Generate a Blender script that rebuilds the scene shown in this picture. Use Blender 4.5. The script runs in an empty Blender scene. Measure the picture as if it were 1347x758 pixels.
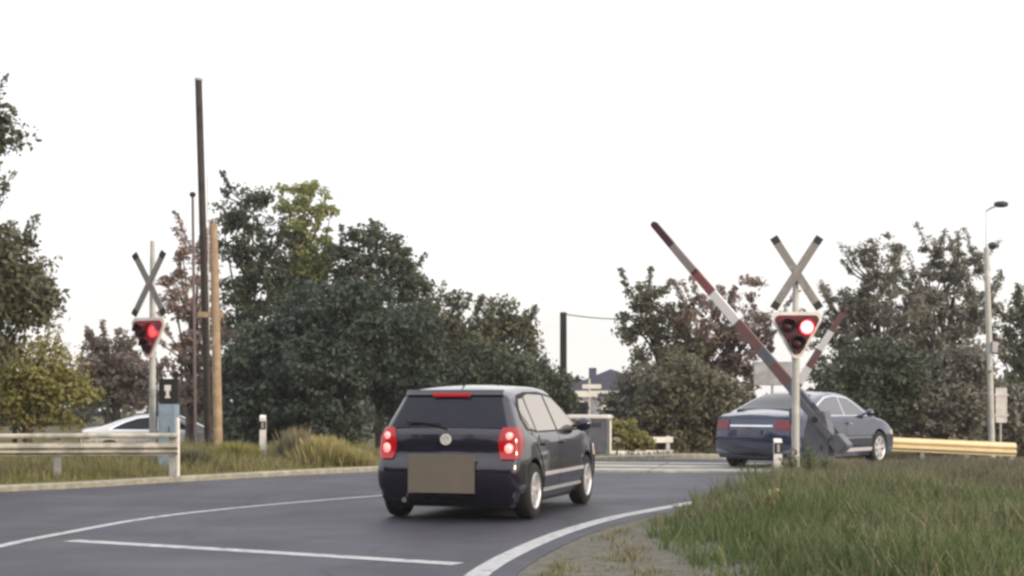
import bpy, bmesh, math, random
import numpy as np
from mathutils import Vector, Matrix
R = math.radians
random.seed(7)
S = bpy.context.scene
COL = S.collection

# ------------------------------------------------------------------ camera
CAM_H = 1.30
cam = bpy.data.cameras.new('camera')
camo = bpy.data.objects.new('camera', cam)
COL.objects.link(camo)
camo.location = (0, 0, CAM_H)
camo.rotation_euler = (R(90), 0, 0)
cam.sensor_width = 36
cam.lens = 53.45
cam.shift_y = 148 / 1347
cam.clip_start = 0.1
cam.clip_end = 3000
S.camera = camo
F = 2000.0                      # focal length in photo pixels
# a dashcam's soft, small-sensor focus
cam.dof.use_dof = False

# ------------------------------------------------------------------ light
SUN_EL, SUN_AZ = 16, 128         # azimuth clockwise from +Y (forward): low sun behind and right
W = bpy.data.worlds.new('World'); S.world = W
W.use_nodes = True
nt = W.node_tree; nt.nodes.clear()
out = nt.nodes.new('ShaderNodeOutputWorld')
bg = nt.nodes.new('ShaderNodeBackground')
sky = nt.nodes.new('ShaderNodeTexSky')
sky.sky_type = 'NISHITA'; sky.sun_disc = False
sky.sun_elevation = R(SUN_EL); sky.sun_rotation = R(SUN_AZ)
sky.air_density = 1.0; sky.dust_density = 4.0; sky.ozone_density = 1.0
veil = nt.nodes.new('ShaderNodeMixRGB')          # thin bright cloud covering the whole sky
veil.inputs[2].default_value = (8.2, 8.0, 7.9, 1)
tc = nt.nodes.new('ShaderNodeTexCoord')
mp = nt.nodes.new('ShaderNodeMapping'); mp.inputs['Scale'].default_value = (1.5, 1.5, 9)
nz = nt.nodes.new('ShaderNodeTexNoise'); nz.inputs['Scale'].default_value = 2.2; nz.inputs['Detail'].default_value = 5
rmp = nt.nodes.new('ShaderNodeMapRange')
rmp.inputs[1].default_value = .3; rmp.inputs[2].default_value = .75
rmp.inputs[3].default_value = .82; rmp.inputs[4].default_value = .96
nt.links.new(tc.outputs['Generated'], mp.inputs[0]); nt.links.new(mp.outputs[0], nz.inputs['Vector'])
nt.links.new(nz.outputs['Fac'], rmp.inputs[0]); nt.links.new(rmp.outputs[0], veil.inputs[0])
sep = nt.nodes.new('ShaderNodeSeparateXYZ'); nt.links.new(tc.outputs['Generated'], sep.inputs[0])
hr_ = nt.nodes.new('ShaderNodeValToRGB'); nt.links.new(sep.outputs['Z'], hr_.inputs[0])
hr_.color_ramp.elements[0].position = 0.0; hr_.color_ramp.elements[0].color = (7.7, 7.35, 7.0, 1)
hr_.color_ramp.elements[1].position = 1.0; hr_.color_ramp.elements[1].color = (12.5, 12.5, 12.7, 1)
_e = hr_.color_ramp.elements.new(.14); _e.color = (8.0, 7.9, 7.9, 1)
_e = hr_.color_ramp.elements.new(.30); _e.color = (8.6, 8.5, 8.5, 1)
nz2 = nt.nodes.new('ShaderNodeTexNoise'); nz2.inputs['Scale'].default_value = 1.6; nz2.inputs['Detail'].default_value = 6
nt.links.new(mp.outputs[0], nz2.inputs['Vector'])
cl = nt.nodes.new('ShaderNodeMapRange'); cl.inputs[1].default_value = .35; cl.inputs[2].default_value = .7; cl.inputs[3].default_value = .975; cl.inputs[4].default_value = 1.03
nt.links.new(nz2.outputs['Fac'], cl.inputs[0])
mulc = nt.nodes.new('ShaderNodeMixRGB'); mulc.blend_type = 'MULTIPLY'; mulc.inputs[0].default_value = 1
nt.links.new(hr_.outputs[0], mulc.inputs[1]); nt.links.new(cl.outputs[0], mulc.inputs[2]); nt.links.new(mulc.outputs[0], veil.inputs[2])
nt.links.new(sky.outputs[0], veil.inputs[1]); nt.links.new(veil.outputs[0], bg.inputs[0])
bg.inputs[1].default_value = 0.13
nt.links.new(bg.outputs[0], out.inputs[0])

sun = bpy.data.lights.new('sun', 'SUN'); sun.energy = 2.4; sun.angle = R(10); sun.color = (1, .80, .58)
suno = bpy.data.objects.new('sun', sun); COL.objects.link(suno)
sd = Vector((math.sin(R(SUN_AZ)) * math.cos(R(SUN_EL)), math.cos(R(SUN_AZ)) * math.cos(R(SUN_EL)), math.sin(R(SUN_EL))))
suno.rotation_euler = sd.to_track_quat('Z', 'Y').to_euler()
suno.location = (20, -20, 20)

S.view_settings.view_transform = 'Standard'
S.view_settings.look = 'None'
S.view_settings.exposure = 0.25
S.view_settings.gamma = 1
S.view_settings.use_curve_mapping = False
S.render.engine = 'CYCLES'
S.cycles.max_bounces = 6
S.cycles.filter_width = 2.8
S.cycles.use_denoising = True
S.render.film_transparent = False

# ------------------------------------------------------------------ materials
def mat(name, col, rough=.6, metal=0., spec=.5, coat=0., noise=None, bump=0., emis=None, estr=0., scale=6.):
    m = bpy.data.materials.new(name); m.use_nodes = True
    n = m.node_tree; b = n.nodes['Principled BSDF']
    b.inputs['Base Color'].default_value = (*col, 1)
    b.inputs['Roughness'].default_value = rough
    b.inputs['Metallic'].default_value = metal
    b.inputs['Specular IOR Level'].default_value = spec
    b.inputs['Coat Weight'].default_value = coat
    b.inputs['Coat Roughness'].default_value = .04
    if emis:
        b.inputs['Emission Color'].default_value = (*emis, 1)
        b.inputs['Emission Strength'].default_value = estr
    if noise or bump:
        t = n.nodes.new('ShaderNodeTexCoord')
        z = n.nodes.new('ShaderNodeTexNoise'); z.inputs['Scale'].default_value = scale; z.inputs['Detail'].default_value = 6
        n.links.new(t.outputs['Object'], z.inputs['Vector'])
        if noise:
            r = n.nodes.new('ShaderNodeValToRGB')
            cols = [col] + list(noise)
            r.color_ramp.elements[0].position = .32; r.color_ramp.elements[1].position = .68
            r.color_ramp.elements[0].color = (*cols[0], 1); r.color_ramp.elements[1].color = (*cols[-1], 1)
            for i, c in enumerate(cols[1:-1]):
                e = r.color_ramp.elements.new(.32 + .36 * (i + 1) / (len(cols) - 1)); e.color = (*c, 1)
            n.links.new(z.outputs['Fac'], r.inputs[0]); n.links.new(r.outputs[0], b.inputs['Base Color'])
        if bump:
            z2 = n.nodes.new('ShaderNodeTexNoise'); z2.inputs['Scale'].default_value = scale * 6; z2.inputs['Detail'].default_value = 4
            n.links.new(t.outputs['Object'], z2.inputs['Vector'])
            bp = n.nodes.new('ShaderNodeBump'); bp.inputs['Strength'].default_value = bump; bp.inputs['Distance'].default_value = .02
            n.links.new(z2.outputs['Fac'], bp.inputs['Height']); n.links.new(bp.outputs[0], b.inputs['Normal'])
    return m

def leaf_mat(name, cols, trans=.25, scale=.9):
    m = bpy.data.materials.new(name); m.use_nodes = True
    n = m.node_tree; n.nodes.clear()
    o = n.nodes.new('ShaderNodeOutputMaterial')
    t = n.nodes.new('ShaderNodeTexCoord')
    z = n.nodes.new('ShaderNodeTexNoise'); z.inputs['Scale'].default_value = scale; z.inputs['Detail'].default_value = 8; z.inputs['Roughness'].default_value = .75
    r = n.nodes.new('ShaderNodeValToRGB')
    r.color_ramp.elements[0].position = .33; r.color_ramp.elements[1].position = .67
    r.color_ramp.elements[0].color = (*cols[0], 1); r.color_ramp.elements[1].color = (*cols[-1], 1)
    for i, c in enumerate(cols[1:-1]):
        e = r.color_ramp.elements.new(.33 + .34 * (i + 1) / (len(cols) - 1)); e.color = (*c, 1)
    d = n.nodes.new('ShaderNodeBsdfPrincipled'); d.inputs['Roughness'].default_value = .55; d.inputs['Specular IOR Level'].default_value = .3
    tr = n.nodes.new('ShaderNodeBsdfTranslucent')
    mx = n.nodes.new('ShaderNodeMixShader'); mx.inputs[0].default_value = trans
    n.links.new(t.outputs['Object'], z.inputs['Vector']); n.links.new(z.outputs['Fac'], r.inputs[0])
    n.links.new(r.outputs[0], d.inputs['Base Color']); n.links.new(r.outputs[0], tr.inputs[0])
    n.links.new(d.outputs[0], mx.inputs[1]); n.links.new(tr.outputs[0], mx.inputs[2]); n.links.new(mx.outputs[0], o.inputs[0])
    return m

def ground_mat():
    m = bpy.data.materials.new('ground'); m.use_nodes = True
    n = m.node_tree; b = n.nodes['Principled BSDF']; b.inputs['Roughness'].default_value = .95; b.inputs['Specular IOR Level'].default_value = .15
    t = n.nodes.new('ShaderNodeTexCoord')
    z1 = n.nodes.new('ShaderNodeTexNoise'); z1.inputs['Scale'].default_value = .35; z1.inputs['Detail'].default_value = 6
    z2 = n.nodes.new('ShaderNodeTexNoise'); z2.inputs['Scale'].default_value = 14; z2.inputs['Detail'].default_value = 8
    n.links.new(t.outputs['Object'], z1.inputs['Vector']); n.links.new(t.outputs['Object'], z2.inputs['Vector'])
    r1 = n.nodes.new('ShaderNodeValToRGB')
    r1.color_ramp.elements[0].position = .38; r1.color_ramp.elements[0].color = (.075, .085, .035, 1)
    r1.color_ramp.elements[1].position = .62; r1.color_ramp.elements[1].color = (.14, .115, .075, 1)
    r2 = n.nodes.new('ShaderNodeValToRGB')
    r2.color_ramp.elements[0].position = .35; r2.color_ramp.elements[0].color = (.45, .45, .45, 1)
    r2.color_ramp.elements[1].position = .7; r2.color_ramp.elements[1].color = (1.3, 1.25, 1.2, 1)
    mx = n.nodes.new('ShaderNodeMixRGB'); mx.blend_type = 'MULTIPLY'; mx.inputs[0].default_value = 1
    n.links.new(z1.outputs['Fac'], r1.inputs[0]); n.links.new(z2.outputs['Fac'], r2.inputs[0])
    n.links.new(r1.outputs[0], mx.inputs[1]); n.links.new(r2.outputs[0], mx.inputs[2]); n.links.new(mx.outputs[0], b.inputs['Base Color'])
    bp = n.nodes.new('ShaderNodeBump'); bp.inputs['Distance'].default_value = .05; bp.inputs['Strength'].default_value = .8
    n.links.new(z2.outputs['Fac'], bp.inputs['Height']); n.links.new(bp.outputs[0], b.inputs['Normal'])
    return m

def asphalt_mat():
    m = bpy.data.materials.new('asphalt'); m.use_nodes = True
    n = m.node_tree; b = n.nodes['Principled BSDF']; L = n.links.new
    t = n.nodes.new('ShaderNodeTexCoord')
    def noise(sc, det, src=None):
        z = n.nodes.new('ShaderNodeTexNoise'); z.inputs['Scale'].default_value = sc; z.inputs['Detail'].default_value = det
        L(src or t.outputs['Object'], z.inputs['Vector']); return z.outputs['Fac']
    def rng_(src, a, b_, c, d):
        q = n.nodes.new('ShaderNodeMapRange'); L(src, q.inputs[0])
        for k, v_ in zip((1, 2, 3, 4), (a, b_, c, d)): q.inputs[k].default_value = v_
        return q.outputs[0]
    def mul(a, b_):
        q = n.nodes.new('ShaderNodeMath'); q.operation = 'MULTIPLY'; L(a, q.inputs[0]); L(b_, q.inputs[1]); return q.outputs[0]
    big = rng_(noise(.35, 5), .3, .7, .80, 1.18)
    mid = rng_(noise(2.2, 6), .3, .7, .82, 1.16)
    fine = rng_(noise(70, 3), .25, .75, .60, 1.45)
    mp_ = n.nodes.new('ShaderNodeMapping'); mp_.inputs['Rotation'].default_value = (0, 0, R(-20)); mp_.inputs['Scale'].default_value = (1.3, .05, 1)
    L(t.outputs['Object'], mp_.inputs[0])
    streak = rng_(noise(1.4, 4, mp_.outputs[0]), .35, .65, .86, 1.12)
    vo = n.nodes.new('ShaderNodeTexVoronoi'); vo.feature = 'DISTANCE_TO_EDGE'; vo.inputs['Scale'].default_value = .33
    wob = n.nodes.new('ShaderNodeTexNoise'); wob.inputs['Scale'].default_value = 1.5; wob.inputs['Detail'].default_value = 5
    L(t.outputs['Object'], wob.inputs['Vector'])
    ad = n.nodes.new('ShaderNodeMixRGB'); ad.blend_type = 'ADD'; ad.inputs[0].default_value = .7
    L(t.outputs['Object'], ad.inputs[1]); L(wob.outputs['Color'], ad.inputs[2]); L(ad.outputs[0], vo.inputs['Vector'])
    crack = rng_(vo.outputs['Distance'], .002, .010, .45, 1.0)
    f = mul(mul(mul(big, mid), mul(fine, streak)), crack)
    c = n.nodes.new('ShaderNodeMixRGB'); c.blend_type = 'MULTIPLY'; c.inputs[0].default_value = 1; c.inputs[1].default_value = (.033, .033, .050, 1)
    L(f, c.inputs[2]); L(c.outputs[0], b.inputs['Base Color'])
    L(rng_(noise(.6, 4), .3, .7, .52, .72), b.inputs['Roughness'])
    bp = n.nodes.new('ShaderNodeBump'); bp.inputs['Strength'].default_value = .35; bp.inputs['Distance'].default_value = .01
    L(noise(70, 3), bp.inputs['Height']); L(bp.outputs[0], b.inputs['Normal'])
    return m

M = dict(
    ground=ground_mat(), asphalt=asphalt_mat(),
    gravel=mat('gravel', (.055, .055, .04), .95, noise=[(.13, .12, .10), (.075, .075, .055), (.15, .14, .12)], bump=1., scale=3.5),
    ballast=mat('ballast', (.13, .115, .10), .95, noise=[(.2, .18, .155), (.09, .08, .07)], bump=1., scale=9),
    roadpaint=mat('road_paint', (.16, .16, .18), .7, noise=[(.40, .40, .42), (.36, .36, .38), (.50, .50, .51)], scale=9),
    kerb=mat('kerb_concrete', (.34, .325, .27), .85, noise=[(.22, .215, .17), (.37, .355, .30)], bump=.3, scale=4),
    deck=mat('concrete_deck', (.42, .40, .37), .85, noise=[(.3, .29, .27), (.46, .44, .41)], bump=.3, scale=2),
    rail=mat('rail_steel', (.30, .27, .25), .35, metal=.9),
    sleeper=mat('sleeper', (.22, .2, .18), .9, noise=[(.15, .13, .12), (.26, .24, .22)], scale=4),
    white=mat('white_paint', (.78, .77, .74), .5, noise=[(.68, .66, .62), (.8, .79, .76)], scale=3),
    cream=mat('sunlit_guardrail', (.82, .68, .42), .4, noise=[(.76, .62, .37), (.84, .71, .46)], scale=2),  # warm low sunlight is put into the rail's colour
    guard=mat('weathered_guardrail', (.46, .44, .37), .5, noise=[(.30, .29, .25), (.54, .51, .44), (.40, .38, .32)], scale=2.5),
    signalpost=mat('signal_post_paint', (.50, .50, .48), .5, noise=[(.40, .40, .38), (.55, .55, .53)], scale=3),
    zinc=mat('zinc', (.48, .48, .49), .5, metal=.5, noise=[(.36, .36, .37), (.52, .52, .53)], scale=3),
    greypaint=mat('grey_paint', (.13, .135, .16), .5, noise=[(.10, .105, .125), (.15, .155, .18)], scale=3),
    bluegrey=mat('blue_grey_paint', (.25, .32, .40), .5, noise=[(.2, .27, .35), (.28, .35, .43)], scale=3),
    crossgrey=mat('cross_face', (.22, .22, .20), .6, noise=[(.2, .19, .19), (.3, .29, .28)], scale=8),
    dark=mat('dark_plastic', (.018, .018, .02), .55),
    black=mat('matt_black', (.012, .012, .013), .8),
    red=mat('red_paint', (.24, .07, .07), .6, noise=[(.18, .055, .055), (.27, .09, .085)], scale=5),
    dullred=mat('dull_red', (.15, .075, .07), .6),
    barwhite=mat('bar_white', (.72, .70, .70), .5),
    bardark=mat('bar_red_backlit', (.05, .012, .012), .5),  # red band darkened in its colour, as seen against the light
    barmid=mat('bar_white_backlit', (.24, .21, .21), .6),  # white band greyed in its colour for the backlight
    redpanel=mat('signal_backboard_redlit', (.28, .03, .05), .5, noise=[(.22, .025, .04), (.32, .045, .065)], scale=6),  # brighter copy of the backboard red, lamp glow put into the colour
    maroon=mat('signal_backboard', (.12, .014, .026), .45, noise=[(.09, .012, .02), (.15, .02, .034)], scale=6),
    wood=mat('creosoted_wood', (.03, .023, .021), .8, noise=[(.048, .036, .031), (.022, .018, .017)], bump=.4, scale=3),
    palewood=mat('pale_wood', (.38, .29, .19), .75, noise=[(.28, .20, .13), (.45, .35, .23)], bump=.4, scale=3),
    pipe=mat('pipe', (.16, .13, .13), .6),
    lampon=mat('red_lamp_lit', (.8, .05, .05), .3, emis=(1, .30, .33), estr=3.2),
    lampmid=mat('red_lamp_rim', (.6, .02, .02), .3, emis=(1, .03, .05), estr=.55),
    lampoff=mat('lamp_unlit', (.05, .01, .012), .25),
    lampfaint=mat('lamp_faint', (.35, .06, .06), .3, emis=(1, .16, .18), estr=.7),
    tyre=mat('tyre', (.008, .008, .009), .8),
    rim=mat('alloy', (.75, .75, .76), .32, metal=.7),
    well=mat('wheel_well', (.008, .008, .008), .95),
    glassd=mat('dark_glass', (.010, .012, .024), .08, spec=.28),
    glasss=mat('side_glass', (.40, .36, .31), .05, metal=.72),
    glassm=mat('side_glass_tinted', (.20, .20, .22), .06, metal=.65),
    polo=mat('navy_black_paint', (.010, .008, .020), .22, metal=.2, coat=1.),
    sedanp=mat('blue_grey_metallic_paint', (.045, .055, .105), .18, metal=.6, coat=1.),
    silver=mat('silver_paint', (.60, .60, .61), .35, metal=.3, coat=.8),
    chrome=mat('chrome', (.8, .8, .8), .15, metal=1.),
    lens=mat('tail_lens', (.12, .002, .004), .15, coat=.5, emis=(1, .008, .02), estr=.24),
    lensoff=mat('tail_lens_unlit', (.16, .012, .03), .25, coat=.4),
    bulb=mat('brake_bulb', (1, .4, .35), .3, emis=(1, .15, .15), estr=1.7),
    lenslow=mat('pale_lens', (.75, .6, .58), .2, coat=.8),
    brake3=mat('third_brake', (.3, .01, .01), .3, emis=(1, .03, .05), estr=.22),
    taupe=mat('taupe_pixel_block', (.135, .115, .095), .8, noise=[(.125, .11, .09), (.14, .12, .10)], scale=3),
    wall=mat('house_wall', (.34, .34, .40), .8, noise=[(.3, .3, .36), (.37, .37, .42)], scale=1),
    roof=mat('roof_slate', (.07, .08, .15), .7, noise=[(.08, .08, .12), (.05, .055, .085)], scale=2),
    bark=mat('bark', (.10, .08, .065), .9, noise=[(.07, .055, .045), (.14, .11, .09)], bump=.5, scale=4),
    feather=mat('feather', (.03, .03, .032), .7),
    reflector=mat('reflector_black', (.02, .02, .02), .4),
)
LF = dict(
    dark=leaf_mat('foliage_dark', [(.043, .058, .038), (.076, .090, .056), (.052, .067, .046)]),
    deep=leaf_mat('foliage_deep', [(.038, .058, .044), (.060, .082, .060), (.046, .066, .050)]),
    mid=leaf_mat('foliage_mid', [(.060, .072, .045), (.125, .125, .075), (.075, .085, .06)]),
    light=leaf_mat('foliage_light', [(.16, .185, .06), (.26, .28, .10), (.12, .145, .055)]),
    yellow=leaf_mat('foliage_yellow', [(.13, .14, .035), (.26, .24, .085), (.09, .10, .03)]),
    grey=leaf_mat('foliage_grey', [(.15, .145, .115), (.27, .255, .205), (.12, .115, .09), (.19, .19, .12)]),
    rust=leaf_mat('foliage_rust', [(.17, .12, .105), (.30, .22, .19), (.12, .09, .08)]),
    brown=leaf_mat('foliage_brown', [(.19, .15, .125), (.32, .25, .21), (.13, .105, .085)]),
    olive=leaf_mat('foliage_olive', [(.085, .085, .055), (.15, .145, .09), (.07, .072, .05)]),
    grass=leaf_mat('grass_green', [(.066, .100, .034), (.115, .155, .058), (.085, .110, .042)], .3, .8),
    grassdry=leaf_mat('grass_dry', [(.19, .165, .10), (.27, .235, .155), (.13, .12, .07)], .3, .8),
    turf=leaf_mat('grass_turf', [(.14, .15, .045), (.24, .23, .085), (.11, .125, .04)], .3, .9),
    straw=leaf_mat('grass_straw', [(.27, .25, .09), (.40, .35, .17), (.19, .19, .06)], .3, 1.5),
)

# ------------------------------------------------------------------ helpers
def tag(o, label=None, cat=None, group=None, kind=None):
    if label: o['label'] = label
    if cat: o['category'] = cat
    if group: o['group'] = group
    if kind: o['kind'] = kind
    return o
def empty(name, loc, rz=0, label=None, cat=None, group=None):
    o = bpy.data.objects.new(name, None); COL.objects.link(o)
    o.empty_display_size = .2
    o.location = loc; o.rotation_euler = (0, 0, rz)
    return tag(o, label, cat, group)
def smoothstep(a, b, x):
    t = np.clip((x - a) / (b - a), 0, 1); return t * t * (3 - 2 * t)
# railway line: passes (2.6, 29) with direction (.98, -.20)
TD = Vector((.98, -.20)).normalized()
TN = Vector((-TD.y, TD.x))      # pointing away from the camera
T0 = Vector((2.6, 29.0))
def H(x, y):
    d = (x - T0.x) * TN.x + (y - T0.y) * TN.y
    return -0.45 * smoothstep(4.5, 10, d)
def hz(x, y): return float(H(x, y))
def X_(px, Y): return (px - 673.5) * Y / F
def Z_(py, Y): return CAM_H + (527 - py) * Y / F

class MB:
    def __init__(s): s.v = []; s.f = []; s.mi = []; s.m = 0
    def add(s, vs, fs):
        b = len(s.v); s.v += [tuple(v) for v in vs]
        for f in fs: s.f.append([i + b for i in f]); s.mi.append(s.m)
    def box(s, c, d, rot=None):
        hx, hy, hh = d[0] / 2, d[1] / 2, d[2] / 2
        vs = [Vector((x, y, z)) for x in (-hx, hx) for y in (-hy, hy) for z in (-hh, hh)]
        if rot is not None: vs = [rot @ v for v in vs]
        vs = [v + Vector(c) for v in vs]
        s.add(vs, [(0, 1, 3, 2), (4, 6, 7, 5), (0, 4, 5, 1), (2, 3, 7, 6), (0, 2, 6, 4), (1, 5, 7, 3)])
    def tube(s, pts, rad, n=10, cap=True):
        pts = [Vector(p) for p in pts]
        if not hasattr(rad, '__len__'): rad = [rad] * len(pts)
        rings = []
        up = Vector((0, 0, 1))
        for i, p in enumerate(pts):
            t = (pts[min(i + 1, len(pts) - 1)] - pts[max(i - 1, 0)]).normalized()
            a = up if abs(t.dot(up)) < .95 else Vector((1, 0, 0))
            u = t.cross(a).normalized(); w = t.cross(u).normalized()
            rings.append([p + (u * math.cos(2 * math.pi * k / n) + w * math.sin(2 * math.pi * k / n)) * rad[i] for k in range(n)])
        vs = [v for r in rings for v in r]; fs = []
        for i in range(len(pts) - 1):
            for k in range(n):
                a, b = i * n + k, i * n + (k + 1) % n
                fs.append((a, b, b + n, a + n))
        if cap:
            fs.append(tuple(range(n))[::-1]); fs.append(tuple(range((len(pts) - 1) * n, len(pts) * n)))
        s.add(vs, fs)
    def lathe(s, prof, c=(0, 0, 0), axis='y', n=32):
        # prof: (radius, along-axis)
        vs = []; m = len(prof)
        for k in range(n):
            a = 2 * math.pi * k / n
            for r, h in prof:
                if axis == 'y': vs.append((c[0] + r * math.cos(a), c[1] + h, c[2] + r * math.sin(a)))
                elif axis == 'x': vs.append((c[0] + h, c[1] + r * math.cos(a), c[2] + r * math.sin(a)))
                else: vs.append((c[0] + r * math.cos(a), c[1] + r * math.sin(a), c[2] + h))
        fs = []
        for k in range(n):
            k2 = (k + 1) % n
            for j in range(m - 1): fs.append((k * m + j, k2 * m + j, k2 * m + j + 1, k * m + j + 1))
        s.add(vs, fs)
    def prism(s, poly, y0, y1):      # poly in (x, z), extruded along y
        n = len(poly)
        vs = [(x, y0, z) for x, z in poly] + [(x, y1, z) for x, z in poly]
        fs = [tuple(range(n)), tuple(range(2 * n - 1, n - 1, -1))]
        for i in range(n):
            j = (i + 1) % n; fs.append((i, i + n, j + n, j))
        s.add(vs, fs)
    def build(s, name, mats, parent=None, smooth=None, bevel=0):
        me = bpy.data.meshes.new(name); me.from_pydata(s.v, [], s.f)
        if not isinstance(mats, (list, tuple)): mats = [mats]
        for m in mats: me.materials.append(m)
        for p, i in zip(me.polygons, s.mi): p.material_index = i
        bm = bmesh.new(); bm.from_mesh(me)
        bmesh.ops.recalc_face_normals(bm, faces=bm.faces)
        if bevel:
            es = [e for e in bm.edges if len(e.link_faces) == 2 and e.calc_face_angle(0) > .6]
            bmesh.ops.bevel(bm, geom=es, offset=bevel, segments=2, affect='EDGES', clamp_overlap=True)
        bm.to_mesh(me); bm.free()
        if smooth is not None:
            me.shade_smooth(); me.set_sharp_from_angle(angle=R(smooth))
        o = bpy.data.objects.new(name, me); COL.objects.link(o)
        if parent: o.parent = parent
        return o

def np_mesh(name, verts, faces_n, nper, mats, parent=None, mi=None):
    """verts (N,3); consecutive groups of nper verts form one face"""
    me = bpy.data.meshes.new(name)
    nf = faces_n
    me.vertices.add(len(verts)); me.vertices.foreach_set('co', verts.astype(np.float32).ravel())
    me.loops.add(nf * nper); me.loops.foreach_set('vertex_index', np.arange(nf * nper, dtype=np.int32))
    me.polygons.add(nf)
    me.polygons.foreach_set('loop_start', np.arange(0, nf * nper, nper, dtype=np.int32))
    try: me.polygons.foreach_set('loop_total', np.full(nf, nper, dtype=np.int32))
    except Exception: pass
    for m in mats: me.materials.append(m)
    if mi is not None: me.polygons.foreach_set('material_index', mi.astype(np.int32))
    me.update(calc_edges=True); me.validate()
    o = bpy.data.objects.new(name, me); COL.objects.link(o)
    if parent: o.parent = parent
    return o

def catmull(pts, n):
    pts = [np.array(p, float) for p in pts]
    P = [2 * pts[0] - pts[1]] + pts + [2 * pts[-1] - pts[-2]]
    res = []
    for i in range(1, len(P) - 2):
        for k in range(12):
            t = k / 12
            a, b, c, d = P[i - 1], P[i], P[i + 1], P[i + 2]
            res.append(.5 * ((2 * b) + (-a + c) * t + (2 * a - 5 * b + 4 * c - d) * t * t + (-a + 3 * b - 3 * c + d) * t ** 3))
    res.append(P[-2]); res = np.array(res)
    s = np.concatenate([[0], np.cumsum(np.linalg.norm(np.diff(res, axis=0), axis=1))])
    q = np.linspace(0, s[-1], n)
    return np.stack([np.interp(q, s, res[:, k]) for k in range(res.shape[1])], 1)

# ------------------------------------------------------------------ setting
def grid_axis(edges):
    xs = []
    for a, b, st in edges: xs += list(np.arange(a, b, st))
    return np.array(xs + [edges[-1][1]])
gx = grid_axis([(-200, -100, 20), (-100, -40, 10), (-40, 40, 1), (40, 100, 10), (100, 200, 20)])
gy = grid_axis([(-110, -20, 30), (-20, 0, 4), (0, 60, .8), (60, 100, 8), (100, 220, 20)])
GX, GY = np.meshgrid(gx, gy)
rs = np.random.RandomState(3)
GZ = H(GX, GY)
def bumpy(GX, GY):
    return .035 * np.sin(GX * 1.7 + np.sin(GY * .9) * 2) * np.sin(GY * 1.3 + 1) - .055
me = MB()
nx, ny = len(gx), len(gy)
GZb = GZ + np.where((np.abs(GX) < 45) & (GY < 62), bumpy(GX, GY), -.055)
me.v = list(zip(GX.ravel(), GY.ravel(), GZb.ravel()))
me.f = [[j * nx + i, j * nx + i + 1, (j + 1) * nx + i + 1, (j + 1) * nx + i] for j in range(ny - 1) for i in range(nx - 1)]
me.mi = [0] * len(me.f)
g = me.build('ground', M['ground'], smooth=60); tag(g, kind='structure')

LEFT = [(-60, -26), (-40, -8), (-24, 6.5), (-14, 15.4), (-7.2, 21.45), (-5.3, 25 - 1.75), (-2.55, 27.3), (-.3, 29.6), (1.8, 31.6), (5, 34.3), (9, 36.9), (14, 38.6), (20, 39.3), (34, 39.5)]
LEFT[5] = (-4.95, 23.9)
LEFT = [(-60, -22), (-40, -6), (-24, 7.4), (-14, 15.7), (-7.25, 21.4), (-5.35, 23.9), (-3.75, 26.1), (-2.45, 27.6), (-.3, 29.8), (1.8, 31.7), (5, 34.3), (9, 36.9), (14, 38.6), (20, 39.3), (34, 39.5)]
RIGHT = [(3.5, -30), (1.6, -12), (.6, -2), (-.2, 5), (-.3, 9), (-.25, 11.26), (.33, 14.2), (1.04, 16.5), (1.67, 17.9), (2.33, 19.3), (3.7, 23.5 - 1.1), (5.0, 26.0), (7, 29.0), (9.6, 31.6), (13, 33.1), (20, 34), (34, 34.2)]
Lc = catmull(LEFT, 160); Rc = catmull(RIGHT, 160)
# cubic match of parameters: pair points along the two edges
def ribbon(name, A, B, mt, z, nlat=10, kind='structure'):
    n = len(A); mb = MB()
    for i in range(n):
        for k in range(nlat + 1):
            p = A[i] * (1 - k / nlat) + B[i] * (k / nlat)
            mb.v.append((p[0], p[1], hz(p[0], p[1]) + z))
    for i in range(n - 1):
        for k in range(nlat):
            a = i * (nlat + 1) + k
            mb.f.append([a, a + 1, a + nlat + 2, a + nlat + 1]); mb.mi.append(0)
    o = mb.build(name, mt, smooth=60)
    if kind: tag(o, kind=kind)
    return o
Rext = offset = None
def offset_line(C, d):      # positive d = to the right of travel
    t = np.gradient(C, axis=0); t /= np.linalg.norm(t, axis=1)[:, None]
    nrm = np.stack([t[:, 1], -t[:, 0]], 1)
    return C + nrm * d
Rroad = offset_line(Rc, .28)
ribbon('road', Lc, Rroad, M['asphalt'], .012, 14)
def painted(name, pts, w, z=.016, n=60):
    C = catmull(pts, n)
    o = ribbon(name, offset_line(C, -w / 2), offset_line(C, w / 2), M['roadpaint'], z, 1)
    return o
sub = Rc
o = ribbon('right_edge_line', offset_line(sub, -.09), offset_line(sub, .09), M['roadpaint'], .016, 1)
CENT = [(-4.9, 0), (-4.75, 8), (-4.55, 13), (-4.3, 15.0), (-3.95, 16.7), (-3.37, 18.05), (-2.65, 19.3), (-1.96, 20.3), (-.9, 21.7)]
painted('centre_line', CENT, .13)
painted('stop_line', [(-4.05, 13.95), (-2.2, 12.95), (-.42, 11.95)], .20)
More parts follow.
